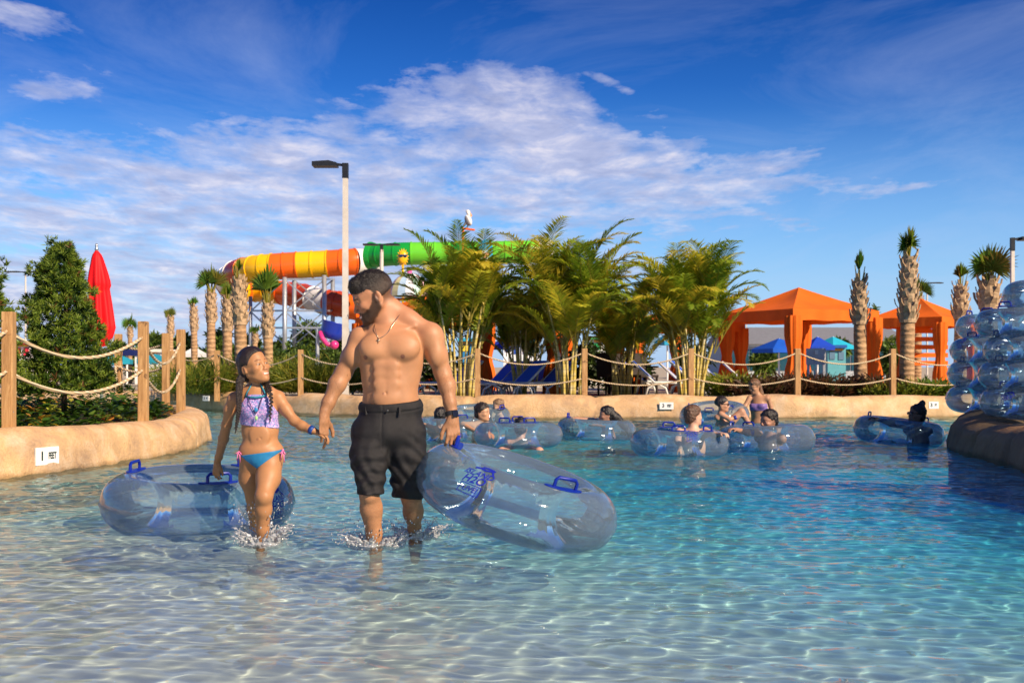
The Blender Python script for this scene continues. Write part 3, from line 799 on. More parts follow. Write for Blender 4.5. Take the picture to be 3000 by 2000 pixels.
    ring = [c + (p1 * math.cos(a) + p2 * math.sin(a)) * .0315 for a in np.linspace(0, 2 * math.pi, 25)[:-1]]
    vs = []
    for q in ring: vs += [q - ax * .011, q + ax * .011, q + ax * .011 + (q - c) * .10, q - ax * .011 + (q - c) * .10]
    fs = []
    for i in range(24):
        j = (i + 1) % 24
        for k in range(4): fs.append((i * 4 + k, i * 4 + (k + 1) % 4, j * 4 + (k + 1) % 4, j * 4 + k))
    b.add(vs, fs); wt = b.build('watch_strap', mb_, t, world=True)
    b = MB(); dr = Vector((.62, -.78, 0)).normalized(); M3 = Matrix((ax.cross(dr).normalized(), dr, ax)).transposed()
    b.box(c + dr * .036, (.034, .012, .038), M=M3); b.build('watch_case', simple('black_glass', (.01, .01, .012), .12, .1, spec=.8), t, world=True, bevel=.004)
    mark_receiver(t)
    LEG_SPOTS.append((Q(1096, 0)[0], 5.93, .010)); LEG_SPOTS.append((Q(1213, 0)[0], 6.18, .007))
build_man()

# ---------- the girl
def build_girl():
    t = thing('person', 'girl with two long braids in a purple speckled bikini top and blue bottoms', 'person', Q(765, 1590))
    HD = Head(Q(744, 1077, .0), 52, 14, scale=.84, roll=8)
    S = Solid((-1.80, 5.5, -.25), (Q(985, 0)[0], 6.75, Q(0, 1005)[2]), .0034)
    add_head(S, HD, jaw=.86, smile=.9, male=False, nose=.78)
    S.cap(Q(750, 1145, .02), Q(746, 1100, .015), .035, .036, .02)
    S.chain([Q(690, 1168, .02), Q(725, 1153, .02), Q(752, 1147, .02), Q(782, 1150, .02), Q(812, 1163, .02)], [.036, .034, .040, .034, .036], .03)
    S.ell(Q(755, 1200, .01), (.104, .078, .105), k=.03)
    S.ell(Q(762, 1262, .01), (.098, .070, .10), k=.03)
    S.ell(Q(765, 1318, .01), (.116, .082, .070), k=.03)
    S.ell(Q(762, 1275, -.052), (.05, .014, .05), k=.02); S.ell(Q(762, 1284, -.078), (.004, .016, .006), k=.006, op='sub')
    S.cap(Q(762, 1252, -.080), Q(762, 1275, -.080), .003, .003, .010, 'sub')
    # arms
    S.chain([Q(686, 1172, .02), Q(674, 1200, .03), Q(664, 1244, .08)], [.036, .030, .025], .02)
    S.chain([Q(664, 1244, .08), Q(655, 1285, .16), Q(641, 1338, .30), Q(637, 1352, .34)], [.026, .027, .020, .018], .015)
    add_hand(S, Q(637, 1353, .34), (-.12, .10, -1), (.2, 1, .0), (1, -.2, 0), .62, spread=5, thumb=(30, 10), curls=[(15, 40, 40)] * 4)
    S.chain([Q(817, 1168, .02), Q(838, 1200, .01), Q(862, 1232, .0)], [.035, .029, .025], .02)
    S.chain([Q(862, 1232, .0), Q(885, 1247, -.02), Q(908, 1257, -.04), Q(918, 1261, -.045)], [.026, .025, .019, .018], .015)
    add_hand(S, Q(920, 1262, -.03), (1, .0, -.42), (.2, -.1, -1), (.2, -1, .2), .60, spread=2, thumb=(35, 10), curls=[(20, 40, 30)] * 4)
    # legs
    S.chain([Q(738, 1342, .02), Q(734, 1400, .05), Q(744, 1458, .10)], [.068, .056, .041], .03)
    S.chain([Q(744, 1458, .10), Q(745, 1490, .18), Q(748, 1545, .30), Q(750, 1580, .36)], [.040, .038, .026, .022], .02)
    S.chain([Q(750, 1582, .37), Q(750, 1600, .30)], [.024, .018], .015)
    S.chain([Q(793, 1342, .01), Q(786, 1400, -.05), Q(773, 1452, -.12)], [.069, .060, .044], .03)
    S.ell(Q(773, 1458, -.150), (.022, .014, .026), k=.018)
    S.chain([Q(773, 1455, -.12), Q(772, 1492, -.10), Q(770, 1550, -.07), Q(767, 1600, -.05)], [.043, .041, .030, .024], .02)
    S.chain([Q(767, 1606, -.03), Q(765, 1618, -.08), Q(762, 1628, -.17)], [.027, .028, .020], .015)
    def col(v):
        b = np.tile(np.array(SKIN_GIRL), (len(v), 1)); b *= (1 + .05 * nz(v, 11))[:, None]
        d = np.linalg.norm(v[:, [0, 2]] - np.array(Q(762, 1284))[[0, 2]], axis=1); m = (sstep(.009, .004, d) * (v[:, 1] < 5.96))[:, None]
        b = b * (1 - .6 * m) + np.array((.2, .08, .05)) * .6 * m
        return np.clip(face_color(v, b, HD, (.50, .13, .10), (.025, .012, .008), smile=.95, fem=1, open_=3.2), 0, 1)
    S.mesh('body', M_SKIN, t, col, 2)
    # hair: parted in the middle, drawn back into braids
    G = Solid(HD.w(0, 0, 0) - np.array((.17, .17, .17)), HD.w(0, 0, 0) + np.array((.17, .17, .17)), .0032)
    HD.ell(G, (-.010, 0, .050), (.106, .083, .090), .01); HD.ell(G, (-.045, 0, -.015), (.062, .074, .070), .03)
    G.plane(HD.w(.088, 0, .060), HD.f * .72 - HD.u * .69)
    HD.ell(G, (.090, 0, -.004), (.066, .12, .088), .006, 'sub')
    for sg in (1, -1): HD.ell(G, (.004, sg * .088, -.012), (.034, .03, .040), .006, 'sub')
    HD.cap(G, (.09, 0, .135), (-.04, 0, .150), .006, .006, .006, 'sub')
    def rgh(p):
        q = HD.loc(p); n = p - np.array(HD.w(0, 0, .02)); n /= np.linalg.norm(n, axis=1)[:, None]
        return p + n * (np.sin(q[:, 0] * 60 + np.abs(q[:, 1]) * 260 + 2 * nz(p, 30)) * .0009 + nz(p, 90) * .0012)[:, None]
    hcol = lambda v: np.tile(np.array((.022, .011, .008)), (len(v), 1)) * (1 + .4 * nz(v, 120))[:, None]
    G.mesh('hair', M_HAIR, t, hcol, 1, rough=rgh)
    mh = simple('braid_hair', (.020, .011, .008), .40, .4, 60, spec=.6, bumps=.6, bscale=500)
    def braid(pts, r0, r1, n):
        b = MB(); pts = [Vector(p) for p in pts]
        L = [0]; 
        for i in range(1, len(pts)): L.append(L[-1] + (pts[i] - pts[i - 1]).length)
        def at(s):
            s = min(max(s, 0), L[-1] - 1e-6); i = max(k for k in range(len(L)) if L[k] <= s); i = min(i, len(pts) - 2)
            u = (s - L[i]) / (L[i + 1] - L[i]); return pts[i].lerp(pts[i + 1], u), (pts[i + 1] - pts[i]).normalized()
        for k in range(n):
            fr = k / n; p, d = at(fr * L[-1] * .93); sd = d.cross(Vector((0, 1, 0))).normalized(); r = r0 + (r1 - r0) * fr; sg = 1 if k % 2 else -1
            M3 = Matrix((sd, Vector((0, 1, 0)), d)).transposed() @ Matrix.Rotation(sg * R(38), 3, 'Y')
            b.ball(p + sd * sg * r * .36, (r * .74, r * .85, r * 1.35), 10, 7, M3)
        p, d = at(L[-1] * .92); e = pts[-1]
        b.tube([p, p.lerp(e, .5) + Vector((.003, 0, 0)), e], [r1 * .9, r1 * .6, .001], 6)
        b.build('braid', mh, t, smooth=True, world=True)
    braid([HD.w(-.05, -.065, -.035), Q(703, 1118, -.03), Q(701, 1150, -.055), Q(700, 1200, -.07), Q(694, 1240, -.065), Q(688, 1270, -.05)], .0165, .0062, 40)
    braid([HD.w(-.02, .070, -.055), Q(785, 1125, -.02), Q(791, 1145, -.065), Q(795, 1175, -.085), Q(792, 1210, -.09), Q(789, 1240, -.085)], .0155, .0060, 30)
    # top
    m, nt, p = newmat('purple_speckled_cloth'); tc = N(nt, 'ShaderNodeTexCoord')
    vo = N(nt, 'ShaderNodeTexVoronoi', feature='F1'); vo.inputs['Scale'].default_value = 250; nt.links.new(tc.outputs['Object'], vo.inputs['Vector'])
    sep = N(nt, 'ShaderNodeSeparateColor'); nt.links.new(vo.outputs['Color'], sep.inputs[0])
    c = ramp(nt, sep.outputs[0], [(.0, (.05, .12, .35)), (.25, (.12, .30, .55)), (.45, (.38, .16, .52)), (.65, (.62, .30, .66)), (.85, (.75, .62, .85)), (1, (.60, .28, .60))])
    blot = noise_n(nt, tc.outputs['Object'], 22, 4)
    c = mixc(nt, ramp(nt, blot, [(.5, (0,) * 3), (.62, (.55,) * 3)]), c, (.10, .17, .42)); nt.links.new(c, p.inputs['Base Color']); setin(p, Roughness=.6)
    G = Solid((Q(690, 0)[0], 5.85, Q(0, 1262)[2]), (Q(835, 0)[0], 6.15, Q(0, 1130)[2]), .0032)
    G.ell(Q(757, 1200, .01), (.110, .085, .108), k=.03); G.ell(Q(762, 1262, .01), (.104, .076, .10), k=.03)
    G.ell(Q(738, 1208, -.055), (.032, .020, .03), k=.02); G.ell(Q(779, 1206, -.055), (.032, .020, .03), k=.02)
    G.plane(Q(760, 1248, 0), (-.10, 0, -1)); G.plane(Q(752, 1160, 0), (0, .25, 1))
    G.plane(Q(722, 1172, 0), (-.85, .1, .52)); G.plane(Q(790, 1168, 0), (.85, .1, .52))
    G.mesh('bikini_top', m, t, None, 1)
    mt = simple('teal_trim', (.02, .22, .30), .5, .2); b = MB()
    b.tube([Q(720, 1161, -.040), Q(735, 1163, -.066), Q(752, 1164, -.072), Q(768, 1161, -.064), Q(778, 1158, -.045)], .0045, 6)
    b.tube([Q(720, 1161, -.042), Q(725, 1148, -.036), Q(732, 1136, -.026), Q(739, 1122, -.014)], .0040, 6); b.tube([Q(779, 1158, -.045), Q(774, 1146, -.036), Q(768, 1134, -.026), Q(762, 1122, -.014)], .0040, 6)
    b.build('trim', mt, t, smooth=True, world=True)
    # bottoms
    mc = simple('blue_swim_cloth', (.012, .17, .37), .5, .15, 20)
    G = Solid((Q(690, 0)[0], 5.85, Q(0, 1385)[2]), (Q(845, 0)[0], 6.18, Q(0, 1295)[2]), .0030)
    G.ell(Q(765, 1318, .01), (.122, .089, .074), k=.02); G.ell(Q(762, 1345, .0), (.06, .075, .055), k=.03)
    G.chain([Q(738, 1342, .02), Q(734, 1400, .05)], [.071, .058], .02); G.chain([Q(793, 1342, .01), Q(786, 1400, -.05)], [.072, .060], .02)
    G.plane(Q(742, 1327, 0), (-.14, -.02, 1))
    G.plane(Q(722, 1344, 0), (-.60, -.05, -.80)); G.plane(Q(800, 1342, 0), (.60, -.05, -.80))
    G.mesh('bikini_bottom', mc, t, None, 1)
    mp = simple('pink_cord', (.75, .20, .42), .5, .2)
    for sx_, a in ((700, 1), (829, -1)):
        b = MB()
        c0 = Q(sx_, 1324 - (6 if a < 0 else 0), -.03)
        for q in ((-10, 6), (8, 8), (-6, 24), (4, 30)):
            b.tube([c0, Q(sx_ + q[0] * .6, 1324 + q[1] * .3, -.05), Q(sx_ + q[0], 1324 + q[1], -.04)], .0028, 5)
        b.ball(c0, .006); b.build('side_tie', mp, t, smooth=True, world=True)
    mk_ = simple('dark_cord', (.05, .02, .08), .5, .2); b = MB()
    b.tube([Q(738, 1124, -.010), Q(728, 1142, -.030), Q(725, 1156, -.045), Q(731, 1180, -.078), Q(742, 1200, -.088), Q(750, 1212, -.086), Q(757, 1199, -.086), Q(765, 1175, -.078), Q(771, 1154, -.048), Q(768, 1140, -.030), Q(762, 1124, -.010)], .0022, 5)
    b.build('necklace', mk_, t, smooth=True, world=True)
    b = MB(); b.ball(Q(750, 1200, -.092), (.010, .004, .012)); b.build('blue_pendant', simple('blue_enamel', (.03, .22, .48), .3, .1), t, smooth=True, world=True)
    b = MB(); b.ball(Q(751, 1224, -.09), (.008, .004, .012)); b.ball(Q(751, 1226, -.093), (.003, .003, .004)); b.build('green_pendant', simple('green_enamel', (.35, .62, .25), .3, .1), t, smooth=True, world=True)
    b = MB(); a, c = Vector(Q(907, 1256, -.04)), Vector(Q(918, 1262, -.045)); b.tube([a, a.lerp(c, .5), c], [.0225, .0235, .0225], 16)
    b.build('wristband', simple('navy_band', (.01, .05, .25), .45, .15), t, smooth=True, world=True)
    mark_receiver(t)
    LEG_SPOTS.append((Q(769, 0)[0], 5.93, .011)); LEG_SPOTS.append((Q(748, 0)[0], 6.33, .006))
build_girl()
# ---------------------------------------------------------------- clear vinyl tubes
def vinyl():
    m = bpy.data.materials.new('clear_vinyl'); m.use_nodes = True; nt = m.node_tree; nt.nodes.clear()
    out = N(nt, 'ShaderNodeOutputMaterial')
    lw = N(nt, 'ShaderNodeLayerWeight'); lw.inputs[0].default_value = .35
    tint = ramp(nt, lw.outputs['Facing'], [(.0, (.87, .945, .985)), (.55, (.74, .88, .975)), (.95, (.42, .62, .90))])
    tr = N(nt, 'ShaderNodeBsdfTransparent'); nt.links.new(tint, tr.inputs[0])
    df = N(nt, 'ShaderNodeBsdfDiffuse'); df.inputs[0].default_value = (.60, .78, .96, 1)
    tl = N(nt, 'ShaderNodeBsdfTranslucent'); tl.inputs[0].default_value = (.60, .78, .96, 1)
    a = N(nt, 'ShaderNodeMixShader'); a.inputs[0].default_value = .5; nt.links.new(df.outputs[0], a.inputs[1]); nt.links.new(tl.outputs[0], a.inputs[2])
    b = N(nt, 'ShaderNodeMixShader'); nt.links.new(math_n(nt, 'MULTIPLY_ADD', lw.outputs['Facing'], .24, .13), b.inputs[0])
    nt.links.new(tr.outputs[0], b.inputs[1]); nt.links.new(a.outputs[0], b.inputs[2])
    g = N(nt, 'ShaderNodeBsdfGlossy'); g.inputs['Roughness'].default_value = .06; g.inputs[0].default_value = (1, 1, 1, 1)
    fr = N(nt, 'ShaderNodeFresnel'); fr.inputs[0].default_value = 1.5
    c = N(nt, 'ShaderNodeMixShader'); nt.links.new(math_n(nt, 'MULTIPLY', fr.outputs[0], .9), c.inputs[0]); nt.links.new(b.outputs[0], c.inputs[1]); nt.links.new(g.outputs[0], c.inputs[2])
    tc = N(nt, 'ShaderNodeTexCoord'); bp = N(nt, 'ShaderNodeBump'); setin(bp, Strength=.25, Distance=.01)
    nt.links.new(noise_n(nt, tc.outputs['Object'], 9, 3), bp.inputs['Height'])
    nt.links.new(bp.outputs[0], g.inputs['Normal'])
    nt.links.new(c.outputs[0], out.inputs[0])
    return m
M_VINYL = vinyl()
M_HANDLE = simple('blue_handle_plastic', (.005, .022, .30), .30, .12, 8, spec=.5)
M_PRINT = simple('blue_print', (.01, .02, .34), .5, .1)

def torus_pt(R_, r, phi, th, off=0.0):
    q = R_ + (r + off) * math.cos(th)
    return Vector((q * math.cos(phi), q * math.sin(phi), (r + off) * math.sin(th)))
def ring_mesh(R_, r, nu=120, nv=40, seed=1, wr=1.0):
    vs = []; fs = []; rd = random.Random(seed); ph = [rd.uniform(0, 6) for _ in range(6)]
    for i in range(nu):
        a = 2 * math.pi * i / nu
        for j in range(nv):
            t = 2 * math.pi * j / nv
            so = math.exp(-((math.cos(t) - 1) / .12) ** 2); si = math.exp(-((math.cos(t) + 1) / .35) ** 2)
            amp = (.35 + .65 * max(0, math.sin(a * 3 + ph[0])))
            w_ = wr * (-.0075 * so * amp * (.5 + .5 * math.sin(a * 44 + ph[1] + math.sin(a * 5))) - .010 * si * .3 * (.5 + .5 * math.sin(a * 30 + ph[2] + 1.5 * math.sin(a * 4))))
            seam = .006 if (j == 0) else 0
            vs.append(torus_pt(R_, r, a, t, w_ + seam))
    for i in range(nu):
        for j in range(nv):
            fs.append((i * nv + j, ((i + 1) % nu) * nv + j, ((i + 1) % nu) * nv + (j + 1) % nv, i * nv + (j + 1) % nv))
    return vs, fs
RING = {}
def ring_data(R_, r, key):
    if key not in RING:
        b = MB(); b.add(*ring_mesh(R_, r, seed=key)); o = b.build('ring', M_VINYL, smooth=True); RING[key] = o.data; bpy.data.objects.remove(o)
    return RING[key]

def handle_mesh(b, R_, r, phi, s=1.0):
    c = torus_pt(R_, r, phi, math.pi / 2, .004); t = Vector((-math.sin(phi), math.cos(phi), 0)); n = Vector((0, 0, 1)); o = Vector((math.cos(phi), math.sin(phi), 0))
    hw, hh, rr = .066 * s, .050 * s, .0095 * s
    pts = [c - t * hw + n * -.004, c - t * hw + n * hh * .7, c - t * (hw - .014) + n * hh, c + t * (hw - .014) + n * hh, c + t * hw + n * hh * .7, c + t * hw - n * .004]
    b.tube(pts, rr, 8)
    # oval welded patch that follows the ring
    vs = []; fs = []; nn = 20
    for ring_, k in ((1.0, 0.002), (.96, .007), (.0, .008)):
        for i in range(nn):
            a = 2 * math.pi * i / nn
            x = .118 * s * math.cos(a) * ring_; y = .036 * s * math.sin(a) * ring_
            vs.append(torus_pt(R_, r, phi + x / R_, math.pi / 2 - y / r, k))
    for q in range(2):
        for i in range(nn): fs.append((q * nn + i, q * nn + (i + 1) % nn, (q + 1) * nn + (i + 1) % nn, (q + 1) * nn + i))
    b.add(vs, fs)

def logo_on(parent, R_, r, phi0, th0, s=1.0, flip=1):
    "the park's printed mark: ISLAND / H2O / LIVE! in a tilted box with a wave and palm above"
    b = MB()
    def put(vs, fs, off=.0025):
        b.add([torus_pt(R_, r, phi0 + flip * x / (R_ + r * math.cos(th0)), th0 + y / r, off) for x, y, _ in vs], fs)
    def txt(t, size, x, y, sk, bold, sx=1.0):
        M = Matrix.Translation((x, y, 0)) @ Matrix.Rotation(R(sk), 4, 'Z') @ Matrix(((1, .25, 0, 0), (0, 1, 0, 0), (0, 0, 1, 0), (0, 0, 0, 1)))
        vs, fs = text_mesh(t, size, M, bold, sx=sx); put(vs, fs)
    txt('ISLAND', .046 * s, 0, .022 * s, 2, .0009 * s, 1.02)
    txt('H2O', .056 * s, -.004 * s, -.018 * s, 2, .0012 * s, 1.0)
    txt('LIVE!', .036 * s, -.002 * s, -.066 * s, 2, .0007 * s, 1.0)
    def strip(pts, w):
        vs = []; fs = []
        for i, p in enumerate(pts):
            q = Vector(pts[min(i + 1, len(pts) - 1)]) - Vector(pts[max(i - 1, 0)]); q = Vector((-q.y, q.x)).normalized() * w / 2
            vs += [(p[0] + q.x, p[1] + q.y, 0), (p[0] - q.x, p[1] - q.y, 0)]
        for i in range(len(pts) - 1): fs.append((2 * i, 2 * i + 1, 2 * i + 3, 2 * i + 2))
        put(vs, fs)
    k = s
    strip([(-.055 * k, -.044 * k), (.05 * k, -.044 * k)], .004 * k); strip([(-.062 * k, -.090 * k), (.044 * k, -.090 * k)], .004 * k)
    strip([(-.055 * k, -.044 * k), (-.062 * k, -.090 * k)], .004 * k); strip([(.05 * k, -.044 * k), (.044 * k, -.090 * k)], .004 * k)
    strip([(-.05 * k, .056 * k), (-.02 * k, .066 * k), (.01 * k, .060 * k), (.04 * k, .070 * k)], .014 * k)
    strip([(-.02 * k, .078 * k), (.01 * k, .086 * k), (.04 * k, .084 * k), (.06 * k, .074 * k)], .016 * k)
    strip([(.03 * k, .084 * k), (.055 * k, .060 * k), (.068 * k, .036 * k)], .010 * k)
    return b.build('lettering', M_PRINT, parent)

def inner_tube(label, loc, R_=.385, r=.158, rot=None, handles=(180, 60, -60), logo=None, group=None, key=1, rz=0.0, ls=1.0):
    t = thing('inner_tube', label, 'swim ring', loc, 0, group)
    if rot is not None: t.rotation_euler = rot.to_euler()
    else: t.rotation_euler = (0, 0, rz)
    link_mesh('ring', ring_data(R_, r, key), t)
    for h in handles:
        b = MB(); handle_mesh(b, R_, r, R(h)); b.build('handle', M_HANDLE, t, auto=40)
    if logo is not None: logo_on(t, R_, r, R(logo[0]), R(logo[1]), ls)
    mark_receiver(t)
    return t

# the man's tube, carried at his side
a = R(17.3); X_ = Vector((math.cos(a), 0, -math.sin(a))); n_ = Vector((math.sin(a), -.07, math.cos(a))); n_ = (n_ - X_ * n_.dot(X_)).normalized(); y_ = n_.cross(X_)
inner_tube('clear blue tube hanging from the man\'s hand, printed with the park logo', Q(1514, 1453, .02), .385, .163, Matrix((X_, y_, n_)).transposed(), (180, -58), (-117, 42), key=1, ls=1.05)
# the girl's tube, towed behind her
a = R(0); n_ = Vector((.03, -.05, 1)).normalized(); X_ = Vector((1, 0, -.03)).normalized(); y_ = n_.cross(X_).normalized()
rot = Matrix((X_, y_, n_)).transposed()
inner_tube('large clear tube on the water behind the girl, held by its blue handle', (PX(583, 6.82), 6.82, .125), .40, .165, rot, (-59, 60, 175), (-22, 15), key=2, ls=1.0)
G_F = 'clear tubes floating with swimmers'
def ft(label, px, Y, z, h, key, tilt=(0, 0), logo=None, R_=.375, r=.150):
    n = Vector((tilt[0], tilt[1], 1)).normalized(); X = Vector((1, 0, 0)); X = (X - n * n.dot(X)).normalized(); y = n.cross(X)
    return inner_tube(label, (PX(px, Y), Y, z), R_, r, Matrix((X, y, n)).transposed(), h, logo, G_F, key)
ft('clear tube round the dark haired swimmer seen from behind, nearest the man', 1518, 13.4, .13, (-70, -115, 90), 3, (0, .02))
ft('clear tube under the arms of the swimmer with long black hair', 1746, 14.9, .10, (168, 60), 4, (.04, 0))
ft('clear tube round the brown haired child, with a blue logo', 1990, 12.2, .11, (-100, -48, 100), 3, (.02, 0), (-82, 55))
ft('clear tube round the man with wavy black hair', 2240, 13.0, .10, (155, -130), 2, (-.02, .03))
ft('clear tube of the dark skinned swimmer in the shade on the right', 2633, 14.2, .12, (150, 20), 1, (.10, -.02))
ft('clear tube standing tilted beside the swimmer in sunglasses', 2092, 18.6, .14, (170, -60, -110), 2, (-.08, -.16), None, .40, .15)
ft('clear tube at the far wall in front of the fair haired child', 1400, 18.3, .14, (-30, 160), 4, (0, -.10), None, .45, .15)
ft('clear tube behind the man\'s hand, round a dark haired swimmer', 1316, 14.6, .12, (-60, 180), 1, (0, 0))
# the stack on the ledge
G_S = 'clear tubes stacked on the rock ledge'
rd = random.Random(4)
rows = [((6.12, 14.35), 4, 'back left pile'), ((5.80, 12.75), 4, 'front left pile'), ((5.95, 11.45), 2, 'nearest pile'), ((6.62, 13.45), 5, 'right hand pile')]
names = ['lowest', 'second from the bottom', 'third from the bottom', 'fourth from the bottom', 'fifth from the bottom', 'topmost']
rows[3] = ((7.1, 13.0), 5, 'right hand pile')
inner_tube('clear tube lying crooked on the very top of the front left pile', (6.08, 12.7, .37 + .155 + 4 * .300), .40, .162, None, (-60, 60, 180), (-100, 35), G_S, 2, rz=.6)
for (cx, cy), n, nm in rows:
    for k in range(n):
        lab = 'clear tube in the %s on the ledge, %s' % (nm, names[k] if k < n - 1 else 'highest of its column')
        n_ = Vector((rd.uniform(-.04, .04), rd.uniform(-.05, .02), 1)).normalized(); X_ = Vector((math.cos(rd.uniform(0, 6)), math.sin(rd.uniform(0, 6)), 0)); X_ = (X_ - n_ * n_.dot(X_)).normalized()
        inner_tube(lab, (cx + rd.uniform(-.09, .09), cy + rd.uniform(-.08, .08), .37 + .155 + k * .300), .40, .162, Matrix((X_, n_.cross(X_), n_)).transposed(), (-80 + rd.uniform(-40, 40), 40, 160),
                   (-100 + rd.uniform(-50, 50), 30) if k % 2 == 0 else None, G_S, 1 + k % 4, ls=1.0)
# ---------------------------------------------------------------- swimmers far out in the pool
def swimmer(label, head, Y, yaw, pitch=0, skin=(.50, .28, .17), hair=(.03, .018, .012), hk=.95, torso=None, arms=(), legs=(), longhair=None, bun=None, cloth=None,
            shades=False, bands=(), shw=.19, sholder=None, lo=-.25, smallhair=False, male=True, beard=0, bottom=None, body_yaw=None, shades_up=False):
    "head, arms, legs: photo positions with a distance offset; a swimmer sits in the water to the chest"
    q = lambda p: P(p[0], p[1], Y + (p[2] if len(p) > 2 else 0))
    HD = Head(q(head), yaw, pitch, scale=hk)
    t = thing('person', label, 'person', (HD.o.x, HD.o.y, 0))
    pts = [q(p) for a in list(arms) + list(legs) for p in a] + [HD.o]
    tor = torso or [(head[0], 0)]
    lo_ = np.array([min(p[i] for p in pts) for i in range(3)]) - .36; hi_ = np.array([max(p[i] for p in pts) for i in range(3)]) + .36
    lo_[2] = lo; hi_[2] = HD.o.z + .2
    S = Solid(lo_, hi_, .0075)
    add_head(S, HD, male=male, nose=1.0 if male else .85)
    o = HD.o; by = R(yaw if body_yaw is None else body_yaw); sd = Vector((math.cos(by), math.sin(by), 0)); fw = Vector((math.sin(by), -math.cos(by), 0))
    nb = o + Vector((0, 0, -.155 * hk)) - fw * .02 * hk
    if sholder: nb = q(sholder)
    S.cap(o + Vector((0, 0, -.06)), nb, .052 * hk, .056 * hk, .03)
    sl_, sr_ = nb + sd * shw * .86 + Vector((0, 0, -.035)), nb - sd * shw * .86 + Vector((0, 0, -.035))
    S.cap(sl_, sr_, .052 * hk, .052 * hk, .04)
    wa = nb + Vector((0, 0, -.50)) + (q(torso) - q(head) if torso else Vector((0, 0, 0)))
    M3 = np.array([sd, fw, Vector((0, 0, 1))]).T
    ch = nb.lerp(wa, .38)
    S.ell(ch, (shw * .86, .11 * hk, .20 * hk), M3, .05); S.ell(nb.lerp(wa, .75), (shw * .72, .095 * hk, .19 * hk), M3, .05)
    S.ell(wa, (shw * .88, .11 * hk, .14 * hk), M3, .05)
    for a in arms:
        r0 = .046 * hk; pp = [q(p) for p in a]
        rr = [r0, r0 * .78, r0 * .55] if len(pp) == 3 else [r0] + [r0 * .7] * (len(pp) - 2) + [r0 * .5]
        S.chain(pp, rr, .03)
        d = (pp[-1] - pp[-2]).normalized()
        add_hand(S, pp[-1], d, Vector((0, 0, -1)) if abs(d.z) < .8 else fw, Vector((0, 0, 1)) if abs(d.z) >= .8 else sd, .85 * hk, k=.01, curls=[(25, 35, 20)] * 4)
    for a in legs:
        pp = [q(p) for p in a]; S.chain(pp, [.075 * hk, .055 * hk, .038 * hk][:len(pp)], .03)
    def col(v):
        b = np.tile(np.array(skin), (len(v), 1)); b *= (1 + .05 * nz(v, 12))[:, None]
        return np.clip(face_color(v, b, HD, (skin[0] * .9, skin[1] * .55, skin[2] * .6), hair, beard=beard), 0, 1)
    S.mesh('body', M_SKIN, t, col, 2)
    G = Solid(o - Vector((.22, .22, .22)) * hk, o + Vector((.22, .22, .24)) * hk, .006)
    HD.ell(G, (-.010, 0, .050), (.108, .086, .094), .01); HD.ell(G, (-.045, 0, -.02), (.064, .074, .075), .03)
    if bun: HD.ell(G, bun, (.040, .040, .045), .02)
    G.plane(HD.w(.088, 0, .070), HD.f * .68 - HD.u * .73, k=.01)
    HD.ell(G, (.090, 0, -.012), (.070, .13, .072), .008, 'sub')
    if smallhair: G.plane(HD.w(-.01, 0, -.03), -HD.u - HD.f * .35, k=.02)
    hr = hair
    def hc(v): return np.clip(np.tile(np.array(hr), (len(v), 1)) * (1 + .45 * nz(v, 70))[:, None], 0, 1)
    def rgh(p):
        n = p - np.array(HD.w(0, 0, .02)); n /= np.linalg.norm(n, axis=1)[:, None]
        return p + n * (nz(p, 100) * .005 + nz(p, 45) * .006)[:, None]
    G.mesh('hair', M_HAIR, t, hc, 1, rough=rgh)
    if longhair:
        pp = [q(p) for p in longhair]; mn = Vector([min(p[i] for p in pp) for i in range(3)]) - Vector((.12,) * 3); mx = Vector([max(p[i] for p in pp) for i in range(3)]) + Vector((.12,) * 3)
        G = Solid(mn, mx, .007); n = len(pp)
        G.chain(pp, [.070 - .045 * i / (n - 1) for i in range(n)], .03)
        def rg2(p): return p + np.stack([nz(p * np.array((1, 1, .25)), 130) * .006, nz(p, 60) * .004, 0 * p[:, 0]], 1)
        G.mesh('long_hair', M_HAIR, t, hc, 1, rough=rg2)
    if cloth:
        c_, dz = cloth
        G = Solid(lo_, hi_, .0075)
        G.ell(ch, (shw * .86 + .007, .11 * hk + .008, .20 * hk + .005), M3, .05)
        for sg in (1, -1):
            G.ell(ch + sd * sg * .07 + fw * .085 + Vector((0, 0, .03)), (.065, .045, .055), M3, .03)
        G.plane(nb + Vector((0, 0, -dz[0])), (0, 0, 1)); G.plane(nb + Vector((0, 0, -dz[1])), (0, 0, -1))
        G.mesh('swim_top', c_, t, None, 1)
    if bottom:
        G = Solid(lo_, hi_, .0075); G.ell(wa, (shw * .88 + .008, .11 * hk + .008, .14 * hk), M3, .05); G.plane(wa + Vector((0, 0, .02)), (0, 0, 1))
        G.mesh('swim_bottom', bottom, t, None, 1)
    if shades or shades_up:
        b = MB(); u0 = .075 if shades_up else .008; f0 = .080 if shades_up else .104
        for sg in (1, -1): b.ball(HD.w(f0, sg * .031, u0), (.026 * hk, .008 * hk, .019 * hk), 10, 6, Matrix((HD.l, HD.f, HD.u)).transposed())
        b.bar(HD.w(f0 - .002, -.05, u0 + .010), HD.w(f0 - .002, .05, u0 + .010), .005)
        for sg in (1, -1): b.bar(HD.w(f0 - .004, sg * .056, u0 + .008), HD.w(-.01, sg * .080, u0 + .008), .005)
        b.build('sunglasses', M_SHADE, t, world=True)
    for a, b2, r_ in bands:
        b = MB(); b.tube([q(a), q(b2)], r_, 12); b.build('wristband', M_BAND, t, smooth=True, world=True)
    mark_receiver(t)
    return t
M_SHADE = simple('dark_lens', (.012, .010, .010), .15, .1, spec=.7)
M_BAND = simple('navy_wristband', (.01, .03, .28), .4, .1)
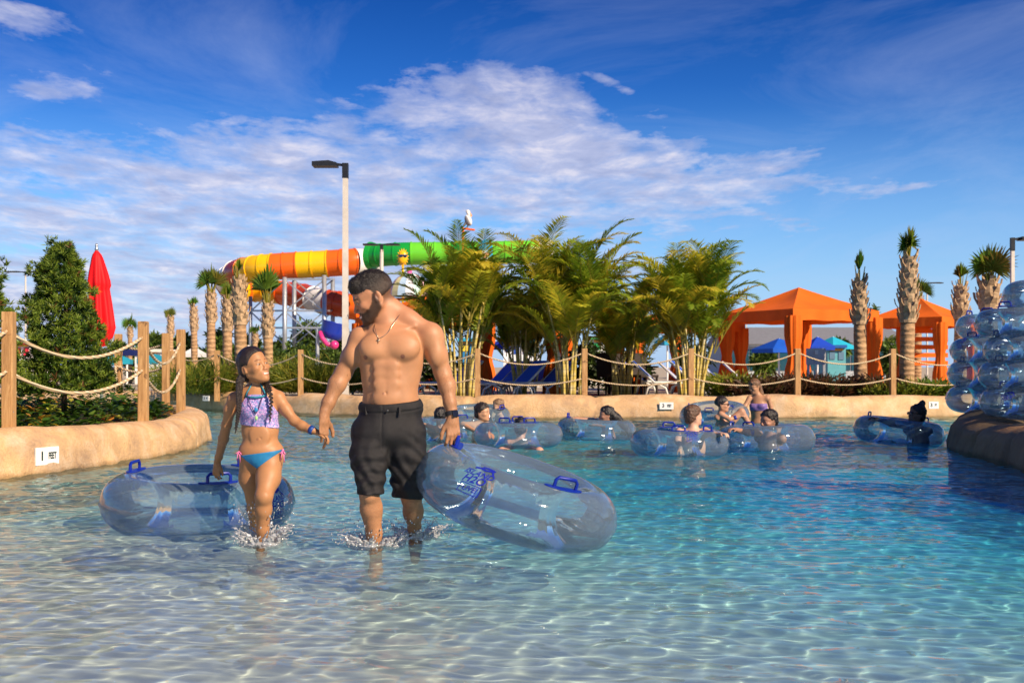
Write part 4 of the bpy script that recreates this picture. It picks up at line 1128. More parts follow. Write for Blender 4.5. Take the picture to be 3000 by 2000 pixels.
M_ORANGE_SW = simple('orange_swim_cloth', (.75, .22, .03), .5, .2); M_PURPLE = simple('purple_swim_cloth', (.22, .14, .36), .5, .35, 60); M_BLACKSW = simple('black_swimwear', (.015, .012, .02), .5, .2)

swimmer('woman with wet dark hair and orange top leaning on a tube by the man\'s hand', (1413, 1209), 14.4, 62, 0, (.56, .30, .17), (.022, .013, .010), .95, arms=[[(1402, 1243), (1356, 1243, -.2), (1393, 1263, -.4)]], cloth=(M_ORANGE_SW, (.03, .30)), male=False, shw=.15, body_yaw=40)
swimmer('fair haired child by the far wall turned to the left', (1460, 1190), 18.2, -75, -5, (.60, .36, .24), (.26, .15, .075), .90, male=False, shw=.15)
swimmer('black haired swimmer seen through the nearest floating tube', (1526, 1254), 13.5, 172, -5, (.60, .32, .22), (.012, .009, .010), .95, legs=[[(1500, 1335, -.35), (1470, 1322, -.75)], [(1550, 1335, -.35), (1580, 1322, -.75)]], male=False, shw=.17)
swimmer('woman with long black hair reaching left over her tube', (1777, 1217), 15.0, -82, 2, (.42, .22, .14), (.010, .007, .006), .95, arms=[[(1792, 1246, .05), (1735, 1240, -.05), (1680, 1231, -.1)], [(1790, 1244, .30), (1745, 1232, .25), (1690, 1226, .1)]], longhair=[(1786, 1208), (1806, 1225), (1828, 1245), (1844, 1265), (1847, 1284)], male=False, shw=.16, bands=[((1690, 1232, -.1), (1684, 1231, -.1), .026)])
swimmer('child with brown bobbed hair facing away inside a logo tube', (2031, 1220), 12.2, 118, 5, (.66, .40, .28), (.13, .065, .035), .92, arms=[[(2066, 1262, -.05), (2092, 1274, -.25), (2112, 1272, -.35)], [(1990, 1264, -.05), (1985, 1290, -.15), (1992, 1310, -.2)]], male=False, shw=.155, body_yaw=165)
swimmer('man in sunglasses reclining in a tilted tube by the far wall', (2115, 1186), 17.9, 78, 0, (.52, .28, .17), (.02, .013, .01), 1.0, arms=[[(2112, 1213, -.15), (2138, 1228, -.2), (2160, 1222, -.2)]], legs=[[(2135, 1240, 0), (2172, 1206, 0), (2196, 1244, 0)]], shades=True, smallhair=True, shw=.18, body_yaw=60, torso=(2130, 1186), bands=[((2150, 1224, -.2), (2157, 1222, -.2), .034)])
swimmer('woman in a purple bikini standing by the far wall with sunglasses on her head', (2211, 1133), 18.9, -58, -18, (.46, .24, .13), (.20, .10, .045), .98, arms=[[(2196, 1166, -.1), (2182, 1190, -.15), (2160, 1196, -.2)], [(2248, 1163, .05), (2258, 1190, .05), (2262, 1212, .0)]], longhair=[(2220, 1135, .05), (2228, 1152, .06), (2229, 1170, .06)], cloth=(M_PURPLE, (.12, .24)), bottom=M_BLACKSW, male=False, shw=.165, body_yaw=-25, sholder=(2222, 1160), shades_up=True)
swimmer('man with wavy black hair turned left in his tube', (2253, 1234), 12.9, -60, -3, (.42, .22, .14), (.012, .008, .007), 1.02, arms=[[(2222, 1268, -.1), (2190, 1266, -.2), (2158, 1259, -.3)]], shw=.19, body_yaw=-50, bands=[((2205, 1266, -.18), (2182, 1264, -.22), .036)], beard=.3)
swimmer('dark skinned swimmer with topknot and sunglasses in the shade on the right', (2686, 1216), 14.1, -78, 10, (.20, .10, .06), (.006, .005, .005), 1.0, arms=[[(2664, 1250, -.05), (2610, 1240, -.1), (2572, 1228, -.15)]], bun=(-.045, 0, .150), shades=True, male=False, shw=.17, body_yaw=-50)
swimmer('swimmer with black hair half hidden behind the man\'s watch', (1292, 1222), 14.5, 160, 0, (.45, .25, .16), (.010, .008, .008), .95, arms=[[(1276, 1256, -.1), (1262, 1252, -.2), (1248, 1245, -.3)]], male=False, shw=.16, longhair=[(1292, 1222, .0), (1291, 1240, .0), (1291, 1256, .0)])
# ---------------------------------------------------------------- plants
def leaf_mat(name, trans=.35, rough=.5, spec=.4):
    m, nt, p = newmat(name)
    a = N(nt, 'ShaderNodeAttribute', attribute_name='Col'); setin(p, Roughness=rough); p.inputs['Specular IOR Level'].default_value = spec
    nt.links.new(a.outputs['Color'], p.inputs['Base Color'])
    tr = N(nt, 'ShaderNodeBsdfTranslucent'); nt.links.new(a.outputs['Color'], tr.inputs[0])
    mx = N(nt, 'ShaderNodeMixShader'); mx.inputs[0].default_value = trans
    nt.links.new(p.outputs[0], mx.inputs[1]); nt.links.new(tr.outputs[0], mx.inputs[2]); nt.links.new(mx.outputs[0], nt.nodes['Material Output'].inputs[0])
    return m
M_LEAF = leaf_mat('foliage'); M_FROND = leaf_mat('frond_foliage', .52, .45)

class Leaves:
    "gathers coloured leaf blades into one mesh"
    def __init__(s): s.v = []; s.f = []; s.c = []
    def blade(s, a, d, n, L, w, col, droop=0.0, seg=2, taper=.35):
        "a: base, d: direction, n: blade normal"
        d = d.normalized(); sd = d.cross(n); sd = sd.normalized() if sd.length > 1e-6 else Vector((1, 0, 0)); b = len(s.v)
        for i in range(seg + 1):
            t = i / seg; p = a + d * L * t - Vector((0, 0, 1)) * droop * L * t * t
            ww = w * (math.sin(math.pi * (taper + (1 - taper) * t)) if i < seg else 0) if i else w * .35
            if i == seg: s.v.append(tuple(p)); s.c.append(col)
            else:
                s.v.append(tuple(p - sd * ww / 2)); s.v.append(tuple(p + sd * ww / 2)); s.c += [col, col]
        for i in range(seg - 1): s.f.append((b + 2 * i, b + 2 * i + 1, b + 2 * i + 3, b + 2 * i + 2))
        k = b + 2 * (seg - 1); s.f.append((k, k + 1, k + 2))
    def raw(s, vs, fs, col):
        b = len(s.v); s.v += [tuple(q) for q in vs]; s.c += [col] * len(vs); s.f += [tuple(i + b for i in f) for f in fs]
    def build(s, name, mat, parent, world=True):
        me = bpy.data.meshes.new(name); me.from_pydata(s.v, [], s.f); me.materials.append(mat)
        at = me.color_attributes.new('Col', 'FLOAT_COLOR', 'POINT')
        at.data.foreach_set('color', np.array([(c[0], c[1], c[2], 1) for c in s.c], np.float32).ravel())
        return link_mesh(name, me, parent, world)
def jit(rd, c, v=.25):
    k = 1 + rd.uniform(-v, v); return (c[0] * k * (1 + rd.uniform(-.12, .12)), c[1] * k, c[2] * k)
def rdir(rd):
    z = rd.uniform(-1, 1); a = rd.uniform(0, 6.283); r = math.sqrt(1 - z * z); return Vector((r * math.cos(a), r * math.sin(a), z))

M_CANE = None
def cane_mat():
    m, nt, p = newmat('golden_cane'); tc = N(nt, 'ShaderNodeTexCoord'); s = N(nt, 'ShaderNodeSeparateXYZ'); nt.links.new(tc.outputs['Object'], s.inputs[0])
    f = math_n(nt, 'SINE', math_n(nt, 'MULTIPLY', s.outputs[2], 52.0)); n = noise_n(nt, tc.outputs['Object'], 5, 4)
    c = ramp(nt, n, [(.3, (.42, .34, .05)), (.5, (.62, .48, .12)), (.7, (.62, .55, .34))])
    c = mixc(nt, ramp(nt, f, [(.90, (0, 0, 0)), (.98, (.7,) * 3)]), c, (.16, .13, .05)); nt.links.new(c, p.inputs['Base Color']); setin(p, Roughness=.45); return m
M_CANE = cane_mat()

def frond(Lv, base, az, tilt, L, rd, col, arch=1.0, nleaf=42, lw=.036, ll=.52):
    "one arching feather leaf"
    h = Vector((math.cos(az), math.sin(az), 0)); p = Vector(base); ang = tilt; n = 16; pts = [p.copy()]; st = L / n
    for i in range(n):
        d = h * math.cos(ang) + Vector((0, 0, math.sin(ang))); p = p + d * st; pts.append(p.copy()); ang -= arch * (.015 + .20 * (i / n) ** 2)
    # stalk
    b = MB(); b.tube(pts, [.014 * (1 - .85 * i / n) for i in range(n + 1)], 4, cap=False); Lv.raw([Vector(q) for q in b.v], b.f, (.40, .34, .06))
    side = Vector((-h.y, h.x, 0))
    for k in range(nleaf):
        t = .20 + .78 * k / (nleaf - 1); x = t * n; i = min(int(x), n - 1); q = pts[i].lerp(pts[i + 1], x - i); d = (pts[i + 1] - pts[i]).normalized()
        up = d.cross(side).normalized(); up = -up if up.z < 0 else up
        l = ll * L / 2 * (math.sin(math.pi * (.18 + .80 * t)) ** .7) * rd.uniform(.85, 1.1)
        for sg in (1, -1):
            dd = side * sg * .80 + d * (.55 + .5 * t) + up * rd.uniform(.15, .42)
            c = jit(rd, col, .22); Lv.blade(q, dd, up + side * sg * -.5, l, lw, c, droop=rd.uniform(.15, .42), seg=2)

def cane_palm(label, px, pyb, Y, top_py, spread, ncane, seed, rx=.30, group='golden cane palms behind the rope fence'):
    rd = random.Random(seed); o = P(px, pyb, Y); o.z = .27; Ht = PZ(top_py, Y) - .27
    t = thing('cane_palm', label, 'palm', o, 0, group); Lv = Leaves()
    cols = [(.38, .44, .03), (.54, .54, .04), (.28, .38, .03), (.64, .54, .04), (.20, .29, .02), (.56, .46, .04)]
    for c in range(ncane):
        a = 2 * math.pi * (c + rd.random() * .7) / ncane; r0 = rd.uniform(.05, rx); lean = rd.uniform(.06, .26) * (1 if c % 4 else .35)
        hh = Ht * rd.uniform(.30, .62); p0 = o + Vector((math.cos(a) * r0, math.sin(a) * r0, 0)); d = Vector((math.cos(a) * lean, math.sin(a) * lean, 1))
        pts = [p0 + Vector((d.x, d.y, 0)) * hh * u * (.5 + .5 * u) + Vector((0, 0, hh * u)) for u in np.linspace(0, 1, 8)]
        r = rd.uniform(.020, .034); b = MB(); b.tube(pts, [r * (1.15 - .45 * u) for u in np.linspace(0, 1, 8)], 7); b.build('cane', M_CANE, t, smooth=True, world=True)
        for k in range(rd.randint(5, 8)):
            aa = a + rd.uniform(-1.5, 1.5) + (math.pi if rd.random() < .25 else 0); tl = rd.uniform(.85, 1.50); L = Ht * rd.uniform(.40, .58) * spread
            frond(Lv, pts[-1] - Vector((0, 0, rd.uniform(0, .3))), aa, tl, L, rd, rd.choice(cols), arch=rd.uniform(.9, 1.75))
    Lv.build('crown', M_FROND, t)
    return t
CP = [('golden cane palm clump left of the fence post, behind the man\'s shoulder', 1345, 1163, 22.8, 690, .95, 16, 11),
      ('golden cane palm clump to the right of the white loungers', 1665, 1163, 22.6, 650, .98, 17, 12),
      ('golden cane palm clump with brown tipped fronds, left of the big orange cabana', 2025, 1160, 22.6, 690, .98, 16, 13),
      ('tall dark green cane palm between the first two golden clumps', 1530, 1160, 25.2, 790, 1.0, 14, 14),
      ('cane palm in the back row nearest the orange curtains', 1830, 1155, 25.5, 790, 1.0, 14, 15)]
for a in CP: cane_palm(*a)

# cabbage palms
def boot_mat():
    m, nt, p = newmat('palm_bark'); tc = N(nt, 'ShaderNodeTexCoord'); s = N(nt, 'ShaderNodeSeparateXYZ'); nt.links.new(tc.outputs['Object'], s.inputs[0])
    z = math_n(nt, 'ADD', s.outputs[2], math_n(nt, 'MULTIPLY', noise_n(nt, tc.outputs['Object'], 6, 3), .12))
    f = math_n(nt, 'SINE', math_n(nt, 'MULTIPLY', z, 55.0)); n = noise_n(nt, tc.outputs['Object'], 9, 5)
    c = ramp(nt, n, [(.3, (.30, .17, .08)), (.7, (.52, .33, .17))]); c = mixc(nt, ramp(nt, f, [(.5, (0, 0, 0)), (.95, (.5,) * 3)]), c, (.16, .09, .045))
    nt.links.new(c, p.inputs['Base Color']); setin(p, Roughness=.85); bump(nt, f, p, .4, .02); return m
M_BARK = boot_mat(); M_BOOT = simple('leaf_base_bark', (.42, .29, .17), .85, .45, 14, bumps=.3, bscale=30); M_STALK = simple('palm_stalk', (.42, .36, .05), .5, .25, 10)

def fan_leaf(Lv, base, d, Ls, Lb, rd, col, open_=1.0, nseg=22):
    "upright fan: stalk then blades"
    d = d.normalized(); tip = base + d * Ls; b = MB(); b.tube([base, base.lerp(tip, .5), tip], [.022, .016, .012], 5); Lv.raw([Vector(q) for q in b.v], b.f, (.42, .38, .06))
    side = d.cross(rdir(rd)).normalized(); nrm = d.cross(side)
    for k in range(nseg):
        u = (k / (nseg - 1) - .5) * 2; a = u * 1.75 * open_
        dd = d * math.cos(a) + side * math.sin(a) + nrm * (.25 * abs(u) + rd.uniform(-.05, .05))
        Lv.blade(tip, dd, nrm + side * (.5 if k % 2 else -.5), Lb * (1 - .25 * abs(u)) * rd.uniform(.88, 1.05), Lb * .10, jit(rd, col, .25), droop=.10 + .20 * abs(u), seg=3, taper=.25)

def cabbage_palm(label, px, Y, base, smooth, boots, top, w_px, seed, fans=6, open_=.8, spread=.45, bw=1.25, group='cabbage palms round the pool', col=(.13, .20, .02), zb=.27):
    rd = random.Random(seed); r = w_px / 2 / F * Y
    x = PX(px, Y); z1, z2, z3 = PZ(smooth, Y), PZ(boots, Y), PZ(top, Y); z1 = max(z1, zb + .2)
    t = thing('cabbage_palm', label, 'palm', (x, Y, zb), 0, group); ln = rd.uniform(-.02, .02)
    ax = lambda z: Vector((x + ln * (z - zb), Y, z))
    zs = np.linspace(zb, z1 + .05, 12); b = MB(); b.tube([ax(z) for z in zs], [r * (1.12 - .10 * (z - zb) / (z1 - zb) + .03 * math.sin(z * 9)) for z in zs], 14)
    b.build('trunk', M_BARK, t, smooth=True, world=True)
    b = MB(); zs = np.linspace(z1, z2, 8); b.tube([ax(z) for z in zs], [r * (1.0 + .25 * math.sin(math.pi * min(1, .25 + u))) for u in np.linspace(0, .8, 8)], 12)
    n = int((z2 - z1) / (r * .17)); 
    for k in range(n):
        u = k / n; z = z1 + (z2 - z1) * u; a = k * 2.4; rr = r * (1.0 + .22 * math.sin(math.pi * min(1, .3 + u * .8))); o = Vector((math.cos(a), math.sin(a), 0))
        L = r * rd.uniform(1.1, 1.7) * (1.35 if u < .18 else 1); p0 = ax(z) + o * rr * .85; p1 = p0 + (o * .62 + Vector((0, 0, 1))) * L * .55; p2 = p1 + (o * (bw - 1) * .6 + Vector((0, 0, .8))) * L * .42
        s_ = Vector((-o.y, o.x, 0)); w0 = r * .50; w1 = r * .26
        vs = [p0 - s_ * w0, p0 + s_ * w0, p1 + s_ * w1, p1 - s_ * w1, p2 + s_ * w1 * .9, p2 - s_ * w1 * .9]; tk = -o * r * .13
        vs += [v + tk for v in vs]
        b.add(vs, [(0, 1, 2, 3), (3, 2, 4, 5), (7, 6, 9, 8), (9, 11, 10, 8), (0, 3, 9, 6), (3, 5, 11, 9), (1, 7, 8, 2), (2, 8, 10, 4), (4, 10, 11, 5)])
    b.build('leaf_bases', M_BOOT, t, world=True)
    Lv = Leaves(); hgt = z3 - z2
    for k in range(fans):
        a = 2 * math.pi * k / max(fans, 1) + rd.uniform(-.5, .5); tl = spread * rd.uniform(.3, 1.1) * (0.15 if k == 0 else 1)
        d = Vector((math.cos(a) * tl, math.sin(a) * tl, 1)); q = rd.uniform(.75, 1.0) if k else 1.0
        fan_leaf(Lv, ax(z2 - .05) + d * .0, d, hgt * .45 * q, hgt * .68 * q, rd, (col[0] * rd.uniform(.6, 1.5), col[1] * rd.uniform(.6, 1.35), col[2]), open_)
    for k in range(5):
        a = rd.uniform(0, 6.28); d = Vector((math.cos(a) * .22, math.sin(a) * .22, 1)).normalized(); b2 = MB(); q = ax(z2 - .1) + Vector((math.cos(a), math.sin(a), 0)) * r * .5
        b2.tube([q, q + d * hgt * rd.uniform(.35, .8)], [.018, .008], 5); Lv.raw([Vector(v) for v in b2.v], b2.f, (.40, .36, .06))
    Lv.build('crown', M_FROND, t)
SP = [('cabbage palm with bare stalks for a crown, in front of the largest orange cabana', 2522, 23.5, 1120, 950, 822, 722, 35, 21, 3, .10, .10),
      ('tallest cabbage palm on the right, one fan leaf opened at its top', 2655, 23.0, 1135, 945, 752, 648, 40, 22, 7, 1.0, .40),
      ('slim cabbage palm behind the peak of the right orange cabana', 2812, 32.0, 1100, 935, 838, 762, 34, 24, 4, .45, .35),
      ('leafy cabbage palm above the stack of clear tubes', 2898, 27.0, 1100, 905, 822, 703, 48, 25, 9, 1.0, .70),
      ('cabbage palm showing only fans behind the tallest palm', 2684, 38.0, 1080, 940, 872, 805, 26, 23, 6, .8, .8),
      ('distant cabbage palm right of the red umbrella', 380, 45.0, 1062, 990, 962, 912, 13, 26, 7, .9, 1.0),
      ('distant cabbage palm with round yellow crown beyond the fence post', 499, 45.0, 1065, 985, 928, 893, 15, 27, 7, .9, 1.0),
      ('thin cabbage palm left of the cluster beside the striped slide', 571, 38.0, 1050, 970, 900, 862, 18, 28, 5, .7, .5),
      ('cabbage palm with a wide green crown left of the striped slide end', 618, 30.0, 1055, 945, 858, 768, 24, 29, 8, .8, .60),
      ('short cabbage palm between two taller ones under the slide end', 666, 28.0, 1050, 970, 877, 812, 26, 30, 5, .6, .35),
      ('thickest cabbage palm with a single upright fan before the yellow slide', 708, 24.5, 1075, 952, 818, 745, 34, 31, 2, .35, .12),
      ('cabbage palm with dark upright fans before the orange slide section', 788, 24.5, 1120, 990, 888, 762, 27, 32, 7, .6, .42),
      ('small far cabbage palm seen between the two nearest trunks', 747, 41.0, 1062, 1005, 978, 942, 14, 33, 6, .8, .8)]
for a in SP: cabbage_palm(*a)
# far off trees that stand in the gaps
def leafy(name, label, c, rad, n, ls, cols, rd, lw=.4, droop=.1, cat='tree', trunk=None, shape=None, tuft=9, group=None, kind=None, inner=.35, mat=None, lean=.5, core=True):
    "a crown of many small leaves in tufts around a solid-feeling volume; lobes give an uneven outline"
    c = Vector(c); t = thing(name, label, cat, (c.x, c.y, trunk[0] if trunk else c.z - rad[2]), 0, group); Lv = Leaves()
    lobes = [(rdir(rd), rd.uniform(.55, 1.0)) for _ in range(14)]
    def rr(d):
        if shape: return shape(d)
        k = .62
        for ld, lw_ in lobes: k += .46 * lw_ * max(0, d.dot(ld)) ** 8
        return min(k, 1.12)
    for _ in range(n):
        d = rdir(rd); k = rr(d) * (rd.random() ** inner); p = Vector((c.x + d.x * rad[0] * k, c.y + d.y * rad[1] * k, c.z + d.z * rad[2] * k))
        ax_ = (d * .8 + Vector((0, 0, lean)) + rdir(rd) * .5).normalized(); col = rd.choice(cols); cj = jit(rd, col, .2)
        for j in range(tuft):
            dd = ax_ * .6 + rdir(rd); Lv.blade(p + rdir(rd) * ls * .3, dd, rdir(rd), ls * rd.uniform(.7, 1.25), ls * lw, jit(rd, cj, .12), droop=droop, seg=2)
    Lv.build('crown', mat or M_LEAF, t)
    if trunk:
        z0, r = trunk; b = MB(); top = Vector((c.x, c.y, c.z + rad[2] * .3))
        b.tube([Vector((c.x, c.y, z0)), Vector((c.x + r, c.y, (z0 + c.z) / 2)), top], [r, r * .75, r * .3], 8)
        for k in range(5):
            a = k * 1.3; q = Vector((c.x, c.y, z0 + (c.z - z0) * (.75 + .08 * k))); b.tube([q, q + Vector((math.cos(a) * rad[0] * .6, math.sin(a) * rad[1] * .6, rad[2] * .35))], [r * .4, r * .12], 6)
        b.build('trunk', M_TRUNK, t, smooth=True, world=True)
    return t
M_TRUNK = simple('brown_trunk', (.13, .085, .05), .9, .35, 12, bumps=.4)
rd = random.Random(77)
YEW = [(.055, .115, .012), (.085, .155, .015), (.030, .070, .012), (.14, .20, .02), (.045, .09, .014)]
# tall clipped yew-like shrub on the left: narrow top, broad foot
def cone(px, Y, zt, zb, wid, seed, label, n=1500, two=False):
    rd = random.Random(seed); x = PX(px, Y); t = thing('conical_shrub', label, 'shrub', (x, Y, .27)); Lv = Leaves(); Ht = zt - zb
    whorl = [(rd.uniform(0, 1), rd.uniform(0, 6.28), rd.uniform(.7, 1.25)) for _ in range(46)]
    for i in range(n):
        u = rd.random() ** 1.25; a = rd.uniform(0, 6.283)
        prof = (1 - u) ** .50 * (1 + .12 * math.sin(u * 17)) + .05
        k = .72
        for (wu, wa, ws) in whorl:
            da = abs((a - wa + math.pi) % (2 * math.pi) - math.pi); k = max(k, ws * math.exp(-((u - wu) / .06) ** 2 - (da / .42) ** 2) * 1.22)
        q = rd.random() ** .30; r = wid / 2 * prof * k * q
        p = Vector((x + math.cos(a) * r + .04 * math.sin(u * 6), Y + math.sin(a) * r, zb + Ht * u * (1 - .08 * (1 - k))))
        ax_ = Vector((math.cos(a), math.sin(a), .9 + u)).normalized(); tip = q > .8 and rd.random() < .55
        col = rd.choice(YEW) if not tip else (.20, .28, .03)
        if rd.random() < .03: col = (.16, .07, .02)
        for j in range(13):
            dd = ax_ * .9 + rdir(rd) * .95; Lv.blade(p + rdir(rd) * .012, dd, rdir(rd), rd.uniform(.045, .075), .013, jit(rd, col, .22), seg=2, taper=.4)
    Lv.build('crown', M_LEAF, t)
    b = MB(); b.tube([Vector((x, Y, .2)), Vector((x + .02, Y, zb + Ht * .5)), Vector((x, Y, zt - .1))], [.035, .022, .006], 7); b.build('trunk', M_TRUNK, t, smooth=True, world=True)
cone(187, 12.3, PZ(712, 12.3), PZ(1150, 12.3), 1.22, 3, 'tall dark green conical shrub standing before the closed red umbrella', 3500)
cone(-38, 11.6, PZ(712, 11.6), PZ(1130, 11.6), .80, 5, 'conical green shrub cut off by the left edge of the photo', 1300)
# bedding plants at the foot of the left fence
def bedding():
    rd = random.Random(9); Lv = Leaves()
    for i in range(430):
        Y = rd.uniform(9.6, 16.2); 
        xl = np.interp(Y, [9.5, 10.7, 12, 13.2, 15.2, 16.9], [-4.72, -4.36, -4.15, -4.15, -4.6, -5.3]); x = xl - rd.random() ** 1.4 * 2.4
        h = rd.uniform(.10, .30) * (1.15 if x < xl - .3 else .7); kind_ = rd.random(); big = kind_ < .55
        col = rd.choice([(.04, .10, .010), (.06, .14, .015), (.10, .18, .02)]) if rd.random() < .82 else rd.choice([(.55, .38, .03), (.42, .42, .05), (.50, .24, .05)])
        p = Vector((x, Y, .27))
        for j in range(12):
            a = rd.uniform(0, 6.28); o = Vector((math.cos(a), math.sin(a), 0)); q = p + o * rd.uniform(0, .10) + Vector((0, 0, h * rd.uniform(.4, 1)))
            dd = o * 1.0 + Vector((0, 0, rd.uniform(.1, 1.0))); Lv.blade(q, dd, Vector((0, 0, 1)) + o * -.4, rd.uniform(.08, .15) * (1.2 if big else .8), .075 if big else .035, jit(rd, col, .25), droop=.35, seg=3, taper=.3)
    o = Lv.build('ground_cover', M_LEAF, None); tag(o, 'low leafy bedding plants with some yellow leaves at the foot of the left fence', 'bedding plants', kind='stuff')
bedding()
# feathery low bushes behind the far fence on the left
def feather(px, Y, top, wid, seed, label, cols, n=300, group='feathery bushes along the far fence', zb=.27, name='feathery_bush', thick=.014):
    rd = random.Random(seed); x = PX(px, Y); h = PZ(top, Y) - zb; t = thing(name, label, 'bush', (x, Y, zb), 0, group); Lv = Leaves()
    for i in range(n):
        a = rd.uniform(0, 6.28); k = rd.random() ** .6; o = Vector((math.cos(a), math.sin(a), 0)); p = Vector((x, Y, zb)) + o * k * wid * .32
        d = o * (.25 + .9 * k) + Vector((0, 0, 1.1)); L = h * rd.uniform(.6, 1.05); col = rd.choice(cols)
        for j in range(7):
            q = p + d.normalized() * L * rd.uniform(.1, .72); dd = d + rdir(rd) * .65
            Lv.blade(q, dd, rdir(rd), L * rd.uniform(.28, .45), thick, jit(rd, col, .25), droop=.35, seg=3, taper=.3)
    Lv.build('foliage', M_FROND, t)
GR = [(.20, .26, .03), (.28, .32, .04), (.13, .19, .02), (.38, .36, .05)]
for i, (px, top, lab) in enumerate([(570, 1040, 'feathery green bush at the left end of the far fence'), (655, 1035, 'feathery bush behind the far fence left of the girl\'s head'), (830, 1030, 'feathery bush between the girl and the fence post'),
                                    (915, 1025, 'feathery bush just right of the fence post behind the joined pair'), (1000, 1040, 'feathery bush at the foot of the tall lamp post'), (745, 1030, 'feathery bush directly behind the girl\'s head')]):
    feather(px, 24.6 + .35 * (i % 3), top - 24, 1.7, 40 + i, lab, GR, 420, thick=.018)
BR = [(.14, .06, .03), (.09, .05, .03), (.06, .07, .02), (.18, .09, .04)]
for i, (px, Y, top, lab, cc) in enumerate([(2235, 22.6, 1085, 'reddish brown grassy shrub behind the standing woman', BR), (2330, 22.8, 1075, 'reddish shrub at the fence post before the largest cabana', BR), (2425, 22.8, 1082, 'dark brown shrub below the grey notice board', BR),
                                           (2560, 23.0, 1085, 'brown shrub between the two nearest right hand palms', BR), (2600, 22.5, 1115, 'low green shrub left of the tallest palm', GR), (2700, 22.6, 1100, 'bright green leafy shrub right of the tallest palm', [(.12, .22, .02), (.20, .28, .04), (.4, .38, .05)]),
                                           (2770, 22.6, 1098, 'bright green leafy shrub just left of the tube stack', [(.10, .20, .02), (.16, .24, .03)]), (2155, 23.4, 1070, 'low green shrub left of the standing woman', GR)]):
    feather(px, Y, top - 12, 1.35, 60 + i, lab, cc, 240, 'shrubs behind the far fence on the right', name='low_shrub', thick=.03)
GREENS = [(.07, .13, .018), (.11, .18, .025), (.15, .22, .03), (.045, .085, .014)]
rd = random.Random(5)
for i, (px, Y, top, w, lab) in enumerate([(455, 60, 985, 60, 'round green tree beyond the left fence, left of the palms'), (540, 64, 968, 75, 'far green tree behind the thin palm'), (640, 58, 965, 70, 'far tree behind the palm cluster'), (735, 60, 985, 70, 'far tree beneath the striped slide'),
                                          (820, 56, 1000, 50, 'far tree at the foot of the slide tower'), (905, 62, 940, 95, 'tall loose tree behind the slide tower'), (1010, 60, 960, 80, 'far tree behind the blue dumping bucket'), (350, 66, 1005, 50, 'small far tree beside the red umbrella'),
                                          (120, 60, 1000, 110, 'far dark tree behind the conical shrub'), (1130, 58, 985, 110, 'far dark tree behind the man\'s shoulder'), (2200, 75, 985, 80, 'far tree behind the left side of the largest cabana'), (2560, 70, 897, 30, 'far tree top showing between the two orange cabanas'),
                                          (2460, 55, 1000, 60, 'far green tree seen through the largest cabana')]):
    zt = PZ(top, Y); hw = w / 2 / F * Y; zc = (zt + .9) / 2 + .2; leafy('tree', lab, (PX(px, Y), Y, zc), (hw, hw, (zt - zc)), 210, .30, GREENS, rd, trunk=(.27, .12), group='trees beyond the park', tuft=7)
for i, (px, Y, top, w) in enumerate([(410, 52, 1015, 90), (500, 50, 1005, 90), (590, 54, 1010, 90), (690, 50, 1000, 90), (790, 52, 1012, 90), (880, 50, 1000, 90), (970, 53, 1008, 100), (2240, 58, 1015, 80), (2620, 52, 990, 90), (2900, 50, 985, 110), (280, 55, 1020, 90)]):
    zt = PZ(top, Y); hw = w / 2 / F * Y; zc = (zt + .3) / 2; leafy('far_shrub', 'dense green shrub in the row beyond the park, %s from the left' % ['second', 'third', 'fourth', 'fifth', 'sixth', 'seventh', 'eighth', 'ninth', 'tenth', 'last', 'first'][i], (PX(px, Y), Y, zc), (hw, hw * .7, zt - zc), 190, .30, GREENS, rd, cat='shrub', group='row of far shrubs', tuft=7)
# dark hedge of broad leaved shrubs between the cane palms and the cabanas
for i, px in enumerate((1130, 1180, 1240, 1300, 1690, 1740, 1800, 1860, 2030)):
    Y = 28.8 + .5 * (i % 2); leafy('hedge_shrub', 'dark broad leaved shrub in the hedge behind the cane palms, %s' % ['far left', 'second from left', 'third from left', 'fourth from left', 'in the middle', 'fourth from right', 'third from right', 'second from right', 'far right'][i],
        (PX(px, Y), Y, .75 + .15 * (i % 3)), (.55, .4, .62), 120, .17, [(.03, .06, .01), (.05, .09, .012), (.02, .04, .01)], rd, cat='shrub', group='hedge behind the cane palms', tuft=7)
# ---------------------------------------------------------------- rope fences
def wood_mat():
    m, nt, p = newmat('post_timber'); tc = N(nt, 'ShaderNodeTexCoord'); mp = N(nt, 'ShaderNodeMapping'); mp.inputs['Scale'].default_value = (14, 14, 1.6); nt.links.new(tc.outputs['Object'], mp.inputs[0])
    n = noise_n(nt, mp.outputs[0], 2.2, 6, .6, 1.0); k = noise_n(nt, tc.outputs['Object'], 11, 2)
    c = ramp(nt, n, [(.25, (.24, .12, .04)), (.5, (.44, .24, .09)), (.75, (.60, .37, .16))]); c = mixc(nt, ramp(nt, k, [(.66, (0, 0, 0)), (.72, (.7,) * 3)]), c, (.10, .05, .02))
    nt.links.new(c, p.inputs['Base Color']); setin(p, Roughness=.75); bump(nt, n, p, .3, .01); return m
M_WOOD = wood_mat()
def rope_mat():
    m, nt, p = newmat('rope'); tc = N(nt, 'ShaderNodeTexCoord'); s = N(nt, 'ShaderNodeSeparateXYZ'); nt.links.new(tc.outputs['Object'], s.inputs[0])
    q = math_n(nt, 'SINE', math_n(nt, 'ADD', math_n(nt, 'MULTIPLY', s.outputs[0], 160.0), math_n(nt, 'MULTIPLY', s.outputs[2], 190.0)))
    c = ramp(nt, q, [(.2, (.50, .36, .20)), (.7, (.74, .60, .40))]); nt.links.new(c, p.inputs['Base Color']); setin(p, Roughness=.85); bump(nt, q, p, .6, .006); return m
M_ROPE = rope_mat()
